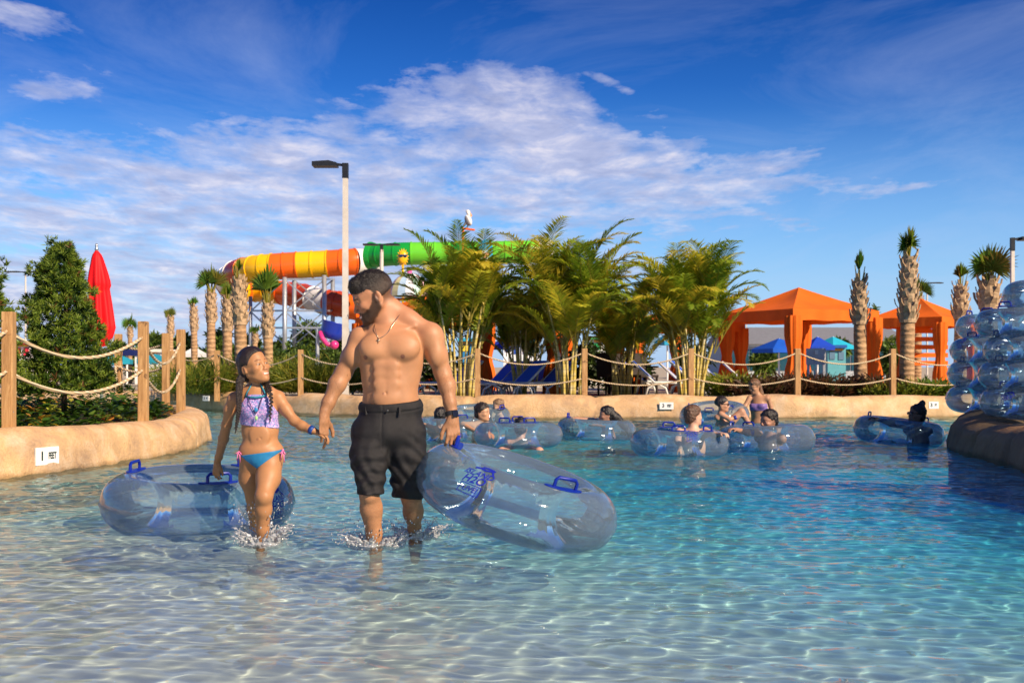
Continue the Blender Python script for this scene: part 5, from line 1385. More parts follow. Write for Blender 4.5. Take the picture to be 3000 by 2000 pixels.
def sag(a, b, s, n=14):
    a, b = Vector(a), Vector(b); return [a.lerp(b, i / n) - Vector((0, 0, s * 4 * (i / n) * (1 - i / n))) for i in range(n + 1)]
def post(t, x, y, zt, w, rz=0.0):
    b = MB(); b.box((x, y, (zt + .2) / 2), (w, w, zt - .2), rz); b.build('post', M_WOOD, t, world=True, bevel=.008)
def rope_fence(label, posts, zt, w, rr, z_up, z_lo, sags, rz=0.0, skip=(), zj=None):
    o = posts[0]; t = thing('rope_fence', label, 'fence', (o[0], o[1], .3), 0, 'timber and rope fences')
    for i, (x, y) in enumerate(posts): post(t, x, y, zt + (zj[i] if zj else 0), w, rz + .3 * (i % 3) * .1)
    for i in range(len(posts) - 1):
        if i in skip: continue
        a, c = posts[i], posts[i + 1]; L = math.hypot(a[0] - c[0], a[1] - c[1])
        for z, s in ((z_up, sags[0]), (z_lo, sags[1])):
            b = MB(); b.tube(sag((a[0], a[1] - w * .3, z), (c[0], c[1] - w * .3, z), s * L), rr, 8); b.build('rope', M_ROPE, t, smooth=True, world=True)
def ptx(px, Y): return (PX(px, Y), Y)
rope_fence('near left fence of square timber posts with two sagging ropes along the planted bed', [ptx(-330, 8.6), ptx(26, 10.0), ptx(420, 12.1), ptx(530, 14.7)], 1.41, .098, .0165, 1.24, .89, (.105, .100), skip=(), zj=[0, 0, 0, 0])
rope_fence('short rear fence of timber posts and knotted rope behind the planted bed', [ptx(486, 16.3), ptx(347, 16.7), ptx(120, 17.6)], 1.41, .095, .016, 1.26, .93, (.09, .09))
FP = [(506, 24.6), (636, 24.0), (881, 22.9), (1130, 22.0), (1399, 21.55), (1712, 21.45), (2024, 21.45), (2336, 21.5), (2615, 21.8), (2905, 22.2)]
rope_fence('long rope fence of timber posts on top of the far pool wall', [ptx(*q) for q in FP], 1.275, .105, .0135, 1.20, .72, (.115, .07))
# loose rope end tied round the front post
b = MB(); q = P(355, 1075, 16.6); b.tube([q, q + Vector((-.06, -.06, .02)), q + Vector((-.05, -.06, -.18)), q + Vector((-.07, -.06, -.38))], .018, 7); o = b.build('rope_end', M_ROPE, None, smooth=True); tag(o, 'loose knotted rope end hanging from the rear left post', 'rope')

# ---------------------------------------------------------------- lamp posts
M_CONC = simple('pale_concrete_post', (.62, .57, .50), .7, .12, 5); M_DARK = simple('dark_metal_paint', (.02, .022, .025), .4, .2, metal=.2)
def lamp(label, px, Y, top, w, arm=1, L=.75, double=False, zb=.27, mat=None, th=.07):
    x = PX(px, Y); zt = PZ(top, Y); r = w / 2 / F * Y; t = thing('lamp_post', label, 'lamp post', (x, Y, zb), 0, 'lamp posts')
    b = MB(); b.tube([(x, Y, zb), (x, Y, zt - .12)], [r * 1.12, r * .88], 4 if not double else 10); b.build('pole', mat or M_CONC, t, world=True)
    b = MB(); b.box((x, Y, zt - .06), (r * 1.5, r * 1.5, .30)); sides = (-1, 1) if double else (arm,)
    for s in sides: b.bar((x, Y, zt + .05), (x + s * .18, Y, zt + .07), .05)
    b.build('bracket', M_DARK, t, world=True)
    for s in sides:
        b = MB(); c = Vector((x + s * (.16 + L / 2), Y, zt + .075))
        pr = [(-L / 2, -.5 * th), (-L / 2, .1 * th), (-L / 6, .5 * th), (L / 2, .3 * th), (L / 2, -.5 * th)]
        b.prism([(c.x + u * -s * -1, c.y - .16, c.z + v) for u, v in (pr if s < 0 else [(-a_, b_) for a_, b_ in pr])], (0, 0, 0), (0, .32, 0))
        b.build('lamp_head', M_DARK, t, world=True)
lamp('tall pale lamp post with a flat dark head, directly behind the man', 1012, 23.2, 492, 23, -1, .50, th=.11)
lamp('pale lamp post with a dark arm at the right edge above the tubes', 2966, 26.0, 708, 15, 1, .7, th=.09)
lamp('thin distant lamp post with twin heads left of the conical shrub', 75, 62, 800, 5, L=.9, double=True)
lamp('distant twin headed lamp post in front of the green slide mouth', 1118, 44, 722, 12, L=.55, double=True)
lamp('distant lamp post with twin heads over the right orange cabana', 2716, 70, 832, 5, L=.8, double=True)
lamp('distant lamp post left of the largest orange cabana roof', 2187, 70, 866, 5, -1, .8)

# ---------------------------------------------------------------- cabanas
def cloth(name, c, rough=.75, var=.12):
    return simple(name, c, rough, var, 1.6, spec=.25, bumps=.15, bscale=120, trans=.12)
M_OR = cloth('orange_canvas', (.80, .150, .010)); M_FRAME = simple('cabana_frame', (.10, .05, .03), .5, .2)
def cabana(label, px, Y, rz, W=2.8, peak=3.0, eave=2.36, drop=.27, cur=(0, 1, 2, 3), furn=True):
    x = PX(px, Y); t = thing('cabana', label, 'cabana', (x, Y, .27), R(rz), 'orange canvas cabanas'); h = W / 2; ze, zp = eave - .27, peak - .27
    n = 12; b = MB(); vs = []; fs = []      # four roof panels that sag a little
    cs = [(-h, -h), (h, -h), (h, h), (-h, h)]
    for k in range(4):
        a, c = Vector((*cs[k], ze)), Vector((*cs[(k + 1) % 4], ze)); top = Vector((0, 0, zp)); b0 = len(b.v); vs = []
        for i in range(n + 1):
            for j in range(n + 1):
                u, v = i / n, j / n; e = a.lerp(c, u); p = e.lerp(top, v); p.z -= .07 * math.sin(math.pi * v) * math.sin(math.pi * u) + .02 * math.sin(math.pi * v); vs.append(p)
        fs = [(i * (n + 1) + j, (i + 1) * (n + 1) + j, (i + 1) * (n + 1) + j + 1, i * (n + 1) + j + 1) for i in range(n) for j in range(n)]
        b.add(vs, fs)
    b.build('roof', M_OR, t, auto=25)
    b = MB()
    for k in range(4):
        a, c = Vector((*cs[k], 0)), Vector((*cs[(k + 1) % 4], 0)); nrm = Vector((0, 0, 1)).cross(c - a).normalized() * -1; vs = []; m = 40
        for i in range(m + 1):
            p = a.lerp(c, i / m); o_ = nrm * (.012 * math.sin(i * .9) + .01 * math.sin(i * .37 + k)); vs += [p + Vector((0, 0, ze + .005)), p + o_ + Vector((0, 0, ze - drop - .008 * math.sin(i * .5)))]
        b.add(vs, [(2 * i, 2 * i + 2, 2 * i + 3, 2 * i + 1) for i in range(m)])
    b.build('valance', M_OR, t, auto=40)
    for k, (cx, cy_) in enumerate(cs):
        b = MB(); b.box((cx * .955, cy_ * .955, ze / 2), (.07, .07, ze)); b.build('post', M_FRAME, t)
    for k in cur:
        cx, cy_ = cs[k][0] * .93, cs[k][1] * .93; b = MB(); vs = []; m, q = 28, 12
        for j in range(q + 1):
            v = j / q; z = (ze - drop * .6) * (1 - v); pinch = 1 - .45 * math.exp(-((v - .52) / .16) ** 2) + .10 * v
            for i in range(m):
                a = 2 * math.pi * i / m; r = .18 * pinch * (1 + .22 * math.sin(a * 9 + k)); vs.append((cx + r * 1.1 * math.cos(a), cy_ + r * math.sin(a), z))
        b.add(vs, [(j * m + i, (j + 1) * m + i, (j + 1) * m + (i + 1) % m, j * m + (i + 1) % m) for j in range(q) for i in range(m)]); b.build('curtain', M_OR, t, smooth=True)
    return t
cabana('largest orange canvas cabana on the right, its peak left of the two tall palms', 2340, 29.9, 27, 2.85, 3.02, 2.36)
cabana('right orange cabana with slatted back, behind the tallest palm', 2698, 35.5, 45, 2.45, 3.06, 2.42)
cabana('orange cabana mostly behind the man\'s shoulder and the first cane palm', 1240, 32.5, 40, 2.8, 2.98, 2.34)
cabana('orange cabana hidden in the shade behind the middle cane palms', 1640, 27.6, 38, 2.85, 2.90, 2.30)
cabana('orange cabana between the cane palms and the largest cabana', 1985, 31.5, 38, 2.6, 2.55, 2.15)
# slatted orange screen inside the right cabana
b = MB(); 
for k in range(5): b.box((PX(2712, 35.6), 35.6, 1.05 + k * .25), (1.5, .03, .14), R(10))
o = b.build('slatted_screen', M_OR); tag(o, 'orange slatted back screen inside the right cabana', 'screen')

# ---------------------------------------------------------------- closed red umbrella
def closed_umbrella():
    Y = 21.0; x = PX(283, Y); t = thing('umbrella', 'tall closed bright red umbrella with a grey finial behind the conical shrub', 'umbrella', (x, Y, .27)); zt, zb = PZ(735, Y), PZ(1000, Y)
    mr = cloth('red_canvas', (.78, .008, .012), .6); b = MB(); vs = []; m, q = 56, 26
    for j in range(q + 1):
        v = j / q; z = zt + (zb - zt) * v; r = np.interp(v, [0, .05, .25, .38, .40, .62, .85, 1], [.03, .09, .165, .20, .165, .20, .235, .16])
        for i in range(m):
            a = 2 * math.pi * i / m; f = 1 + (.20 * v ** .6) * math.sin(a * 8 + 1.5 * v) + .06 * math.sin(a * 3 + v * 4)
            vs.append((x + .10 * v + r * f * math.cos(a), Y + r * f * math.sin(a), z + (.10 * math.sin(a * 2 + .6) if j == q else 0)))
    b.add(vs, [(j * m + i, (j + 1) * m + i, (j + 1) * m + (i + 1) % m, j * m + (i + 1) % m) for j in range(q) for i in range(m)]); b.build('canopy', mr, t, smooth=True, world=True)
    b = MB(); b.tube([(x + .1, Y, .27), (x, Y, zt + .02)], .03, 10); b.build('pole', M_CONC, t, smooth=True, world=True)
    b = MB(); b.lathe([(.03, 0), (.035, .04), (.02, .06), (.03, .09), (.018, .13), (.0, .14)], 12, (x, Y, zt)); b.build('finial', simple('grey_metal', (.5, .5, .48), .3, .1, metal=.8), t, smooth=True, world=True)
closed_umbrella()

# ---------------------------------------------------------------- water slide
def plastic(name, c): return simple(name, c, .28, .06, 1.0, spec=.5)
M_Y = plastic('yellow_fibreglass', (.92, .52, .005)); M_O = plastic('orange_fibreglass', (.88, .14, .01)); M_W = plastic('white_fibreglass', (.80, .80, .80)); M_RB = plastic('dark_orange_fibreglass', (.48, .055, .012))
M_G = plastic('green_fibreglass', (.01, .32, .04)); M_LG = plastic('lime_fibreglass', (.14, .58, .03)); M_GAL = simple('galvanised_steel', (.42, .45, .48), .45, .15, 4, metal=.6)
def flume(t, pts, r, mats, seg=10, flange=True):
    "pts: path; mats: colour per stretch"
    pts = [Vector(p) for p in pts]; P2 = []
    for i in range(len(pts) - 1):
        a, b_, c, d = pts[max(i - 1, 0)], pts[i], pts[i + 1], pts[min(i + 2, len(pts) - 1)]
        for k in range(seg):
            u = k / seg; P2.append(.5 * ((2 * b_) + (c - a) * u + (2 * a - 5 * b_ + 4 * c - d) * u * u + (3 * b_ - a - 3 * c + d) * u ** 3))
    P2.append(pts[-1]); n = len(mats); L = len(P2) - 1
    for k, m in enumerate(mats):
        i0, i1 = k * L // n, (k + 1) * L // n; b = MB(); b.tube(P2[i0:i1 + 1], r, 28, cap=False); b.build('flume_section', m, t, smooth=True, world=True)
        b = MB(); d = (P2[min(i0 + 1, L)] - P2[i0]).normalized()
        b.tube([P2[i0] - d * .03, P2[i0] + d * .03], r * 1.055, 28); b.build('flange', m, t, smooth=False, world=True)
SY = 55.0
t = thing('water_slide', 'enclosed water slide striped in yellow, orange and white above the left palms', 'water slide', (PX(850, SY), SY, .27))
flume(t, [P(1092, 768, SY + 1.0), P(1040, 767, SY), P(960, 772, SY), P(870, 777, SY), P(798, 782, SY), P(745, 788, SY + .3), P(690, 802, SY + 1.6), P(668, 828, SY + 4), P(690, 848, SY + 6.5), P(750, 850, SY + 7.5), P(830, 858, SY + 6.5), P(890, 868, SY + 5.2), P(945, 882, SY + 4), P(990, 890, SY + 3.4), P(1060, 905, SY + 3)],
      .64, [M_W, M_W, M_O, M_O, M_Y, M_Y, M_O, M_O, M_Y, M_Y, M_Y, M_RB, M_W, M_W, M_RB, M_RB, M_Y, M_O, M_Y, M_Y, M_O, M_RB, M_RB, M_W, M_W, M_RB, M_RB, M_O])
t = thing('water_slide', 'enclosed green water slide with a dark mouth, half hidden by the cane palms', 'water slide', (PX(1300, 52), 52, .27))
flume(t, [P(1090, 750, 52.5), P(1170, 744, 52), P(1300, 742, 52), P(1420, 741, 52), P(1520, 738, 52), P(1610, 738, 52.5)], .52, [M_G, M_G, M_G, M_LG, M_LG, M_G, M_LG, M_LG, M_LG, M_LG, M_W])
b = MB(); b.tube([P(1086, 750, 52.6), P(1098, 750, 52.5)], [.66, .60], 24, cap=True); b.build('mouth_rim', M_G, t, world=True)
def tower():
    t = thing('slide_tower', 'galvanised steel tower with crossed braces carrying the striped slide', 'tower', (PX(850, 56), 56, .27))
    xs = [(734, 56.5), (834, 54.6), (862, 58.5), (950, 54.6), (975, 58.5)]
    tops = [868, 812, 822, 806, 815]
    for (px, Y), tp in zip(xs, tops):
        b = MB(); b.tube([(PX(px, Y), Y, .27), (PX(px, Y), Y, PZ(tp, Y))], .11 if px > 800 else .09, 12); b.build('column', M_GAL, t, smooth=True, world=True)
    for py in (818, 910, 960):
        for (a, c) in ((0, 1), (1, 3), (2, 4), (1, 2), (3, 4)):
            if py < 850 and a == 0: continue
            b = MB(); A_, C_ = xs[a], xs[c]; b.bar(Vector((PX(A_[0], A_[1]), A_[1], PZ(py, A_[1]))), Vector((PX(C_[0], C_[1]), C_[1], PZ(py, C_[1]))), .09); b.build('beam', M_GAL, t, world=True)
    for (a, c) in ((0, 1), (1, 3), (2, 4)):
        for (p0, p1) in ((912, 820), (820, 912), (912, 1010), (1010, 912)):
            A_, C_ = xs[a], xs[c]
            if a == 0 and p0 < 900 : continue
            b = MB(); b.bar(Vector((PX(A_[0], A_[1]), A_[1], PZ(p0, A_[1]))), Vector((PX(C_[0], C_[1]), C_[1], PZ(p1, C_[1]))), .055); b.build('brace', M_GAL, t, world=True)
tower()
# sun shaped ornament with dark glasses
def sun_orn():
    Y = 48.0; c = P(1180, 754, Y); t = thing('sun_ornament', 'yellow spiky sun ornament wearing dark glasses on a pole', 'ornament', (c.x, c.y, .27)); my = plastic('sun_yellow', (.95, .50, .01)); b = MB(); poly = []
    for k in range(32):
        a = 2 * math.pi * k / 32; r = (.33 if k % 2 else .22 + .0); poly.append((c.x + math.cos(a) * r * .80, c.y, c.z + math.sin(a) * r * 1.2))
    b.prism(poly, (0, -.06, 0), (0, .06, 0)); b.build('rays', my, t, world=True)
    b = MB(); b.ball((c.x, c.y - .04, c.z), (.19, .10, .27), 20, 12); b.build('face', my, t, smooth=True, world=True)
    b = MB()
    for s in (-1, 1): b.ball((c.x + s * .085 + .03, c.y - .14, c.z + .05), (.085, .03, .06), 12, 8)
    b.bar((c.x - .15, c.y - .13, c.z + .09), (c.x + .21, c.y - .13, c.z + .09), .03); b.build('glasses', simple('glossy_navy', (.01, .03, .10), .1, .1), t, smooth=True, world=True)
    b = MB(); b.tube([(c.x, c.y + .05, .27), (c.x, c.y + .05, c.z)], .05, 8); b.build('pole', M_Y, t, world=True)
sun_orn()
# pelican figure on an orange perch
def pelican():
    Y = 40.0; k = Y / F; t = thing('bird_figure', 'white pelican figure perched on an orange pole above the cane palms', 'bird figure', P(1371, 672, Y)); c = P(1371, 640, Y)
    S = Solid(c - Vector((.5, .4, .5)), c + Vector((.5, .4, .5)), .012); q = lambda px, py, d=0: tuple(P(px, py, Y) + Vector((0, d, 0)))
    S.ell(q(1372, 646), (.12, .11, .20), Matrix.Rotation(R(-22), 3, 'Y'), .03); S.chain([q(1377, 634), q(1371, 625), q(1368, 619)], [.06, .045, .045], .03); S.ell(q(1371, 618), (.055, .05, .045), k=.02)
    S.chain([q(1374, 619), q(1383, 632)], [.03, .012], .01); S.chain([q(1366, 652), q(1359, 660)], [.06, .03], .03); S.cap(q(1370, 660), q(1371, 670), .025, .02, .01)
    def col(v):
        b = np.tile(np.array((.75, .74, .72)), (len(v), 1)); a = (v[:, 0] - q(1374, 0)[0]) + .5 * (v[:, 2] - c.z); m = (sstep(0, -.08, a) * (v[:, 2] < q(0, 634)[2]))[:, None]; b = b * (1 - m) + np.array((.25, .26, .28)) * m
        d = sstep(q(1376, 0)[0], q(1379, 0)[0], v[:, 0]) * (v[:, 2] > q(0, 636)[2]) * (v[:, 2] < q(0, 617)[2]); d = d[:, None]; return b * (1 - d) + np.array((.75, .30, .12)) * d
    S.mesh('body', attr_mat('feathers', .7, var=.1), t, col, 1)
    b = MB(); b.tube([q(1356, 735), q(1357, 668)], .04, 8); b.tube([q(1354, 669), q(1391, 674)], .035, 8); b.build('perch', M_O, t, world=True)
pelican()
# painted surf ornament in front of the green slide
def surf():
    Y = 47.0; t = thing('wave_ornament', 'blue, white and pink painted wave ornament before the lime slide section', 'ornament', P(1418, 745, Y)); q = lambda px, py: P(px, py, Y)
    cols = [('blue_paint', (.02, .36, .62)), ('pale_blue_paint', (.45, .70, .80)), ('pink_paint', (.80, .28, .22)), ('white_paint2', (.8, .8, .8))]
    shp = [[(1400, 712), (1425, 700), (1442, 706), (1444, 760), (1450, 775), (1436, 770), (1430, 730), (1405, 738)], [(1406, 735), (1436, 715), (1438, 748), (1412, 752)], [(1414, 742), (1436, 738), (1432, 752), (1416, 756)], [(1408, 757), (1430, 750), (1434, 790), (1420, 792), (1424, 770)]]
    for (n_, c), s in zip(cols, shp):
        b = MB(); d = .05 + .02 * len(n_) % .06; b.prism([q(*p) + Vector((0, -d, 0)) for p in s], (0, 0, 0), (0, .10, 0)); b.build('painted_shape', simple(n_, c, .5, .1), t, world=True)
    b = MB(); b.tube([q(1424, 770), Vector((q(1424, 770).x, Y, .27))], .05, 8); b.build('pole', M_W, t, world=True)
surf()
# striped dome canopy with a pink mast
def dome():
    Y = 46.0; c = P(1200, 868, Y); R0 = 55 / F * Y * 1.1; hz = (868 - 800) / F * Y; t = thing('dome_canopy', 'pastel panelled dome canopy with a pink mast above the orange cabana roof', 'canopy', (c.x, c.y, .27))
    mats = [simple(n_, k, .5, .1) for n_, k in (('pale_blue_panel', (.45, .62, .78)), ('white_panel', (.75, .75, .78)), ('mint_panel', (.45, .72, .62)), ('pale_pink_panel', (.8, .50, .55)), ('pale_yellow_panel', (.80, .72, .35)))]
    n = 15
    for k in range(n):
        b = MB(); vs = []
        for j in range(9):
            v = j / 8
            for i in (0, 1):
                a = 2 * math.pi * (k + i) / n; r = R0 * math.sin(v * math.pi / 2) ; vs.append((c.x + r * math.cos(a), c.y + r * math.sin(a), c.z + hz * math.cos(v * math.pi / 2)))
        b.add(vs, [(2 * j, 2 * j + 1, 2 * j + 3, 2 * j + 2) for j in range(8)]); b.build('panel', mats[k % 5], t, world=True)
    b = MB(); b.tube([(c.x, c.y, .27), (c.x, c.y, c.z + hz + .1)], .10, 10); b.build('mast', simple('pink_mast', (.80, .10, .35), .4, .1), t, world=True)
    b = MB(); b.tube([(c.x - 1.1, c.y - .3, c.z - .15), (c.x + 1.1, c.y - .3, c.z - .15)], .07, 8); b.build('rail', M_RB, t, world=True)
dome()
# blue dumping bucket with pink pipes
def bucket():
    Y = 45.0; c = P(975, 965, Y); t = thing('play_bucket', 'dark blue dumping bucket with pink pipes beside the tall lamp post', 'play equipment', (c.x, c.y, .27)); k = Y / F
    b = MB(); b.lathe([(.16, -.40), (.42, -.36), (.46, -.1), (.48, .26), (.50, .30), (.44, .30), (.40, -.2)], 24, (0, 0, 0)); b.v = [tuple(Matrix.Rotation(R(14), 3, 'Y') @ Vector(v) + c) for v in b.v]; b.build('bucket', plastic('royal_blue', (.01, .035, .35)), t, smooth=True, world=True)
    b = MB(); b.tube([P(937, 972, Y - .5), P(944, 990, Y - .6), P(958, 1008, Y - .6), P(985, 1015, Y - .6)], .09, 10); b.ball(P(980, 1010, Y - .65), .17); b.build('pipe', plastic('hot_pink', (.70, .04, .22)), t, smooth=True, world=True)
    b = MB(); b.tube([(c.x - .6, c.y, .27), (c.x - .6, c.y, c.z)], .07, 8); b.tube([(c.x + .6, c.y, .27), (c.x + .6, c.y, c.z)], .07, 8); b.bar((c.x - .65, c.y, c.z), (c.x + .65, c.y, c.z), .09); b.build('frame', M_GAL, t, world=True)
bucket()

# ---------------------------------------------------------------- loungers, chairs and tables
M_SLING = simple('blue_sling', (.008, .10, .62), .6, .15, 20); M_WP = simple('white_plastic', (.78, .78, .76), .4, .06); M_WICK = simple('dark_wicker', (.025, .016, .012), .7, .4, 40)
def lounger_proto():
    t = thing('sun_lounger', 'x', 'sun lounger', (0, 0, .27), 0, 'blue and white sun loungers')
    for s in (-1, 1):
        b = MB(); b.tube([(s * .31, -.95, .30), (s * .31, .30, .32), (s * .31, .80, .78)], .026, 8); b.build('side_rail', M_WP, t, smooth=True)
        for y in (-.55, .25):
            b = MB(); b.tube([(s * .31, y - .25, 0), (s * .31, y - .19, .20), (s * .31, y, .30), (s * .31, y + .19, .20), (s * .31, y + .25, 0)], .022, 8); b.build('leg', M_WP, t, smooth=True)
    b = MB(); b.box((0, -.33, .325), (.56, 1.24, .016)); b.build('seat', M_SLING, t)
    b = MB(); b.box((0, .55, .565), (.56, .66, .016), M=Matrix.Rotation(R(43), 3, 'X')); b.build('backrest', M_SLING, t)
    return t
lp = lounger_proto(); first = True
for px, Y, rz, lab in [(1490, 24.2, -62, 'sun lounger with white legs nearest the water, left of the second cane palm'), (1455, 25.4, -60, 'sun lounger just behind the one nearest the water'), (1530, 25.8, -58, 'third sun lounger in the group left of the second cane palm'), (1300, 24.6, -60, 'sun lounger partly hidden by the man\'s forearm'), (1425, 26.6, -60, 'sun lounger at the back of the group left of the second cane palm'), (1575, 24.4, -60, 'sun lounger directly behind the stems of the second cane palm'), (1925, 26.6, 80, 'blue lounger just right of the orange curtain among the cane palms'), (2030, 26.6, 80, 'blue lounger in the back row behind the third cane palm'), (2110, 27.6, 80, 'blue lounger beneath the left corner of the largest cabana'),
                       (1960, 25.0, 80, 'blue lounger beside the dark chairs'), (2075, 24.8, 75, 'blue lounger behind the third cane palm'), (2150, 25.6, 78, 'blue lounger left of the standing woman'), (2215, 27.0, 80, 'blue lounger at the left curtain of the largest cabana'), (1035, 26.5, 100, 'blue lounger low behind the far wall right of the lamp post'), (852, 30.0, 100, 'blue lounger seen over the bushes right of the girl')]:
    o = lp if first else copy_tree(lp); first = False; o.location = (PX(px, Y), Y, .27); o.rotation_euler = (0, 0, R(rz)); o['label'] = lab
def chair_proto():
    t = thing('dining_chair', 'x', 'chair', (0, 0, .27), 0, 'dark wicker dining chairs')
    b = MB(); b.box((0, 0, .45), (.50, .50, .06)); b.build('seat', M_WICK, t, bevel=.01); b = MB(); b.box((0, .24, .72), (.50, .05, .52), M=Matrix.Rotation(R(-8), 3, 'X')); b.build('backrest', M_WICK, t, bevel=.01)
    for i in (-1, 1):
        for j in (-1, 1): b = MB(); b.box((i * .22, j * .21, .21), (.04, .04, .42)); b.build('leg', M_WICK, t)
        b = MB(); b.bar((i * .25, -.22, .66), (i * .25, .24, .66), .04); b.build('armrest', M_WICK, t)
    return t
cp = chair_proto(); first = True
for px, Y, rz, lab in [(1790, 26.3, 150, 'dark wicker chair, leftmost of the group behind the middle cane palms'), (1850, 26.6, 200, 'dark wicker chair in the middle of the group'), (1885, 26.1, 30, 'dark wicker chair nearest the orange curtain'), (1820, 27.2, 10, 'dark wicker chair at the back of the group')]:
    o = cp if first else copy_tree(cp); first = False; o.location = (PX(px, Y), Y, .27); o.rotation_euler = (0, 0, R(rz)); o['label'] = lab
t = thing('dining_table', 'dark table standing among the wicker chairs', 'table', (PX(1835, 26.8), 26.8, .27)); b = MB(); b.box((0, 0, .72), (.9, .9, .04)); b.build('tabletop', M_WICK, t)
for i in (-1, 1):
    for j in (-1, 1): b = MB(); b.box((i * .38, j * .38, .35), (.05, .05, .70)); b.build('leg', M_WICK, t)

# ---------------------------------------------------------------- parasols, canopies, huts in the background
def canopy(label, px, Y, top, eave, half, c, rz=20, name='shade_canopy', grp='shade canopies in the distance', sides=4, key=None):
    x = PX(px, Y); zt, ze = PZ(top, Y), PZ(eave, Y); h = half / F * Y; t = thing(name, label, 'canopy', (x, Y, .27), R(rz), grp); m = cloth('canvas_' + (key or 'c'), c)
    b = MB(); vs = [(h * 1.3 * math.cos(2 * math.pi * (k + .5) / sides), h * 1.3 * math.sin(2 * math.pi * (k + .5) / sides), ze - .27) for k in range(sides)] + [(0, 0, zt - .27)]
    vs2 = [(v[0], v[1], v[2] - .14) for v in vs[:sides]]; b.add(vs + vs2, [(k, (k + 1) % sides, sides) for k in range(sides)] + [(k, sides + 1 + k, sides + 1 + (k + 1) % sides, (k + 1) % sides) for k in range(sides)]); b.build('canopy', m, t)
    b = MB(); b.tube([(0, 0, 0), (0, 0, zt - .28)], .035, 8); b.build('pole', M_WP, t)
BL, TE, NV = (.01, .10, .55), (.02, .42, .60), (.01, .02, .12)
for a in [('royal blue shade canopy seen through the largest cabana', 2282, 42, 990, 1022, 62, BL, 20, 'blue'), ('teal shade canopy right of the blue one', 2440, 44, 985, 1012, 45, TE, 30, 'teal'), ('blue canopy inside the opening of the largest cabana', 2395, 41, 985, 1014, 40, (.01, .06, .50), 10, 'blue2'),
          ('navy umbrella far off beside the left fence posts', 372, 40, 1008, 1030, 34, NV, 0, 'navy'), ('blue canopy glimpsed between the cane palms', 1480, 40, 990, 1012, 55, (.01, .03, .35), 15, 'dblue'), ('turquoise canopy behind the third cane palm', 1955, 42, 975, 1000, 30, (.02, .30, .50), 25, 'turq'),
          ('teal umbrella behind the first fence posts', 455, 38, 1036, 1052, 45, (.02, .30, .42), 0, 'teal2'), ('teal umbrella between the rear fence posts', 345, 38, 1036, 1054, 42, (.02, .34, .48), 12, 'teal3'), ('white umbrella low beyond the thin palm', 570, 42, 1015, 1035, 30, (.7, .7, .7), 0, 'white'),
          ('small red umbrella behind the girl\'s head', 728, 34, 1010, 1032, 13, (.75, .02, .03), 0, 'red')]:
    canopy(a[0], *a[1:7], rz=a[7], key=a[8])
def block(t, name, m, px0, px1, py0, py1, Y, depth=1.0, bevel=0):
    c = P((px0 + px1) / 2, (py0 + py1) / 2, Y); b = MB(); b.box((c.x, c.y + depth / 2, c.z), (abs(px1 - px0) / F * Y, depth, abs(py1 - py0) / F * Y)); return b.build(name, m, t, world=True)
def hut(label, px0, px1, top, Y, wall, trim, roofc, seed):
    t = thing('kiosk', label, 'kiosk', (PX((px0 + px1) / 2, Y), Y, .27), 0, 'painted kiosks'); gy = YH - (.27 - H) / Y * F; rd = random.Random(seed)
    mw, mt_, mr = simple('wall_paint', wall, .6, .1), simple('trim_paint', trim, .5, .1), simple('roof_paint', roofc, .5, .1)
    block(t, 'wall', mw, px0, px1, top + 8, gy, Y, 2.0); block(t, 'roof', mr, px0 - 4, px1 + 4, top, top + 9, Y - .2, 2.5)
    n = max(2, int((px1 - px0) / 26)); w = (px1 - px0) / n
    for k in range(n): f = block(t, 'window', mt_, px0 + w * (k + .2), px0 + w * (k + .8), top + 20, top + 20 + rd.uniform(16, 26), Y - .03, .06)
    block(t, 'sign_board', simple('board_paint', (.75, .35, .05), .5, .1), px0 + w * .3, px1 - w * .3, top + 11, top + 17, Y - .06, .05)
    return t
hut('white and blue painted kiosk seen between the cane palm stems', 1475, 1580, 992, 38, (.75, .80, .85), (.01, .08, .45), (.02, .45, .65), 1)
hut('small white kiosk with red trim at the left beyond the conical shrub', 40, 88, 998, 36, (.78, .76, .74), (.60, .03, .06), (.62, .04, .08), 2)
hut('blue and yellow kiosk behind the man\'s arm', 1345, 1420, 990, 40, (.02, .22, .48), (.80, .62, .05), (.02, .35, .55), 3)
hut('green and white kiosk behind the middle cane palms', 1730, 1800, 985, 42, (.70, .72, .68), (.02, .35, .10), (.05, .30, .08), 4)
hut('turquoise kiosk with dark windows right of the notice board', 2425, 2478, 1010, 42, (.10, .36, .42), (.10, .20, .30), (.01, .10, .35), 5)
hut('white kiosk under the teal umbrellas on the left', 395, 470, 1022, 44, (.74, .74, .72), (.03, .25, .40), (.70, .68, .60), 6)
# long grey roofed building seen through the cabanas
t = thing('building', 'long low building with a grey pitched roof seen through the cabanas', 'building', (PX(2310, 62), 62, .27)); mg = simple('grey_roof', (.20, .21, .23), .7, .1); mw = simple('pale_wall', (.42, .46, .50), .7, .1)
x0, x1 = PX(2120, 62), PX(2640, 62); b = MB(); b.prism([(x0, 60, PZ(1010, 62)), (x0, 64, PZ(955, 62)), (x0, 68, PZ(1010, 62))], (0, 0, 0), (x1 - x0, 0, 0)); b.build('roof', mg, t, world=True)
b = MB(); b.box(((x0 + x1) / 2, 64.2, (.27 + PZ(1010, 62)) / 2), (x1 - x0 - .4, 7.6, PZ(1010, 62) - .27)); b.build('wall', mw, t, world=True)
for k in range(9):
    xx = x0 + (x1 - x0) * (k + .5) / 9; b = MB(); b.box((xx, 60.38, 1.3), (1.0, .06, 1.1)); b.build('window', simple('blue_glass', (.02, .08, .12), .15, .1), t, world=True)
b = MB(); b.box(((x0 + x1) / 2, 60.3, PZ(1010, 62) - .06), (x1 - x0, .16, .14)); b.build('gutter', M_WP, t, world=True)
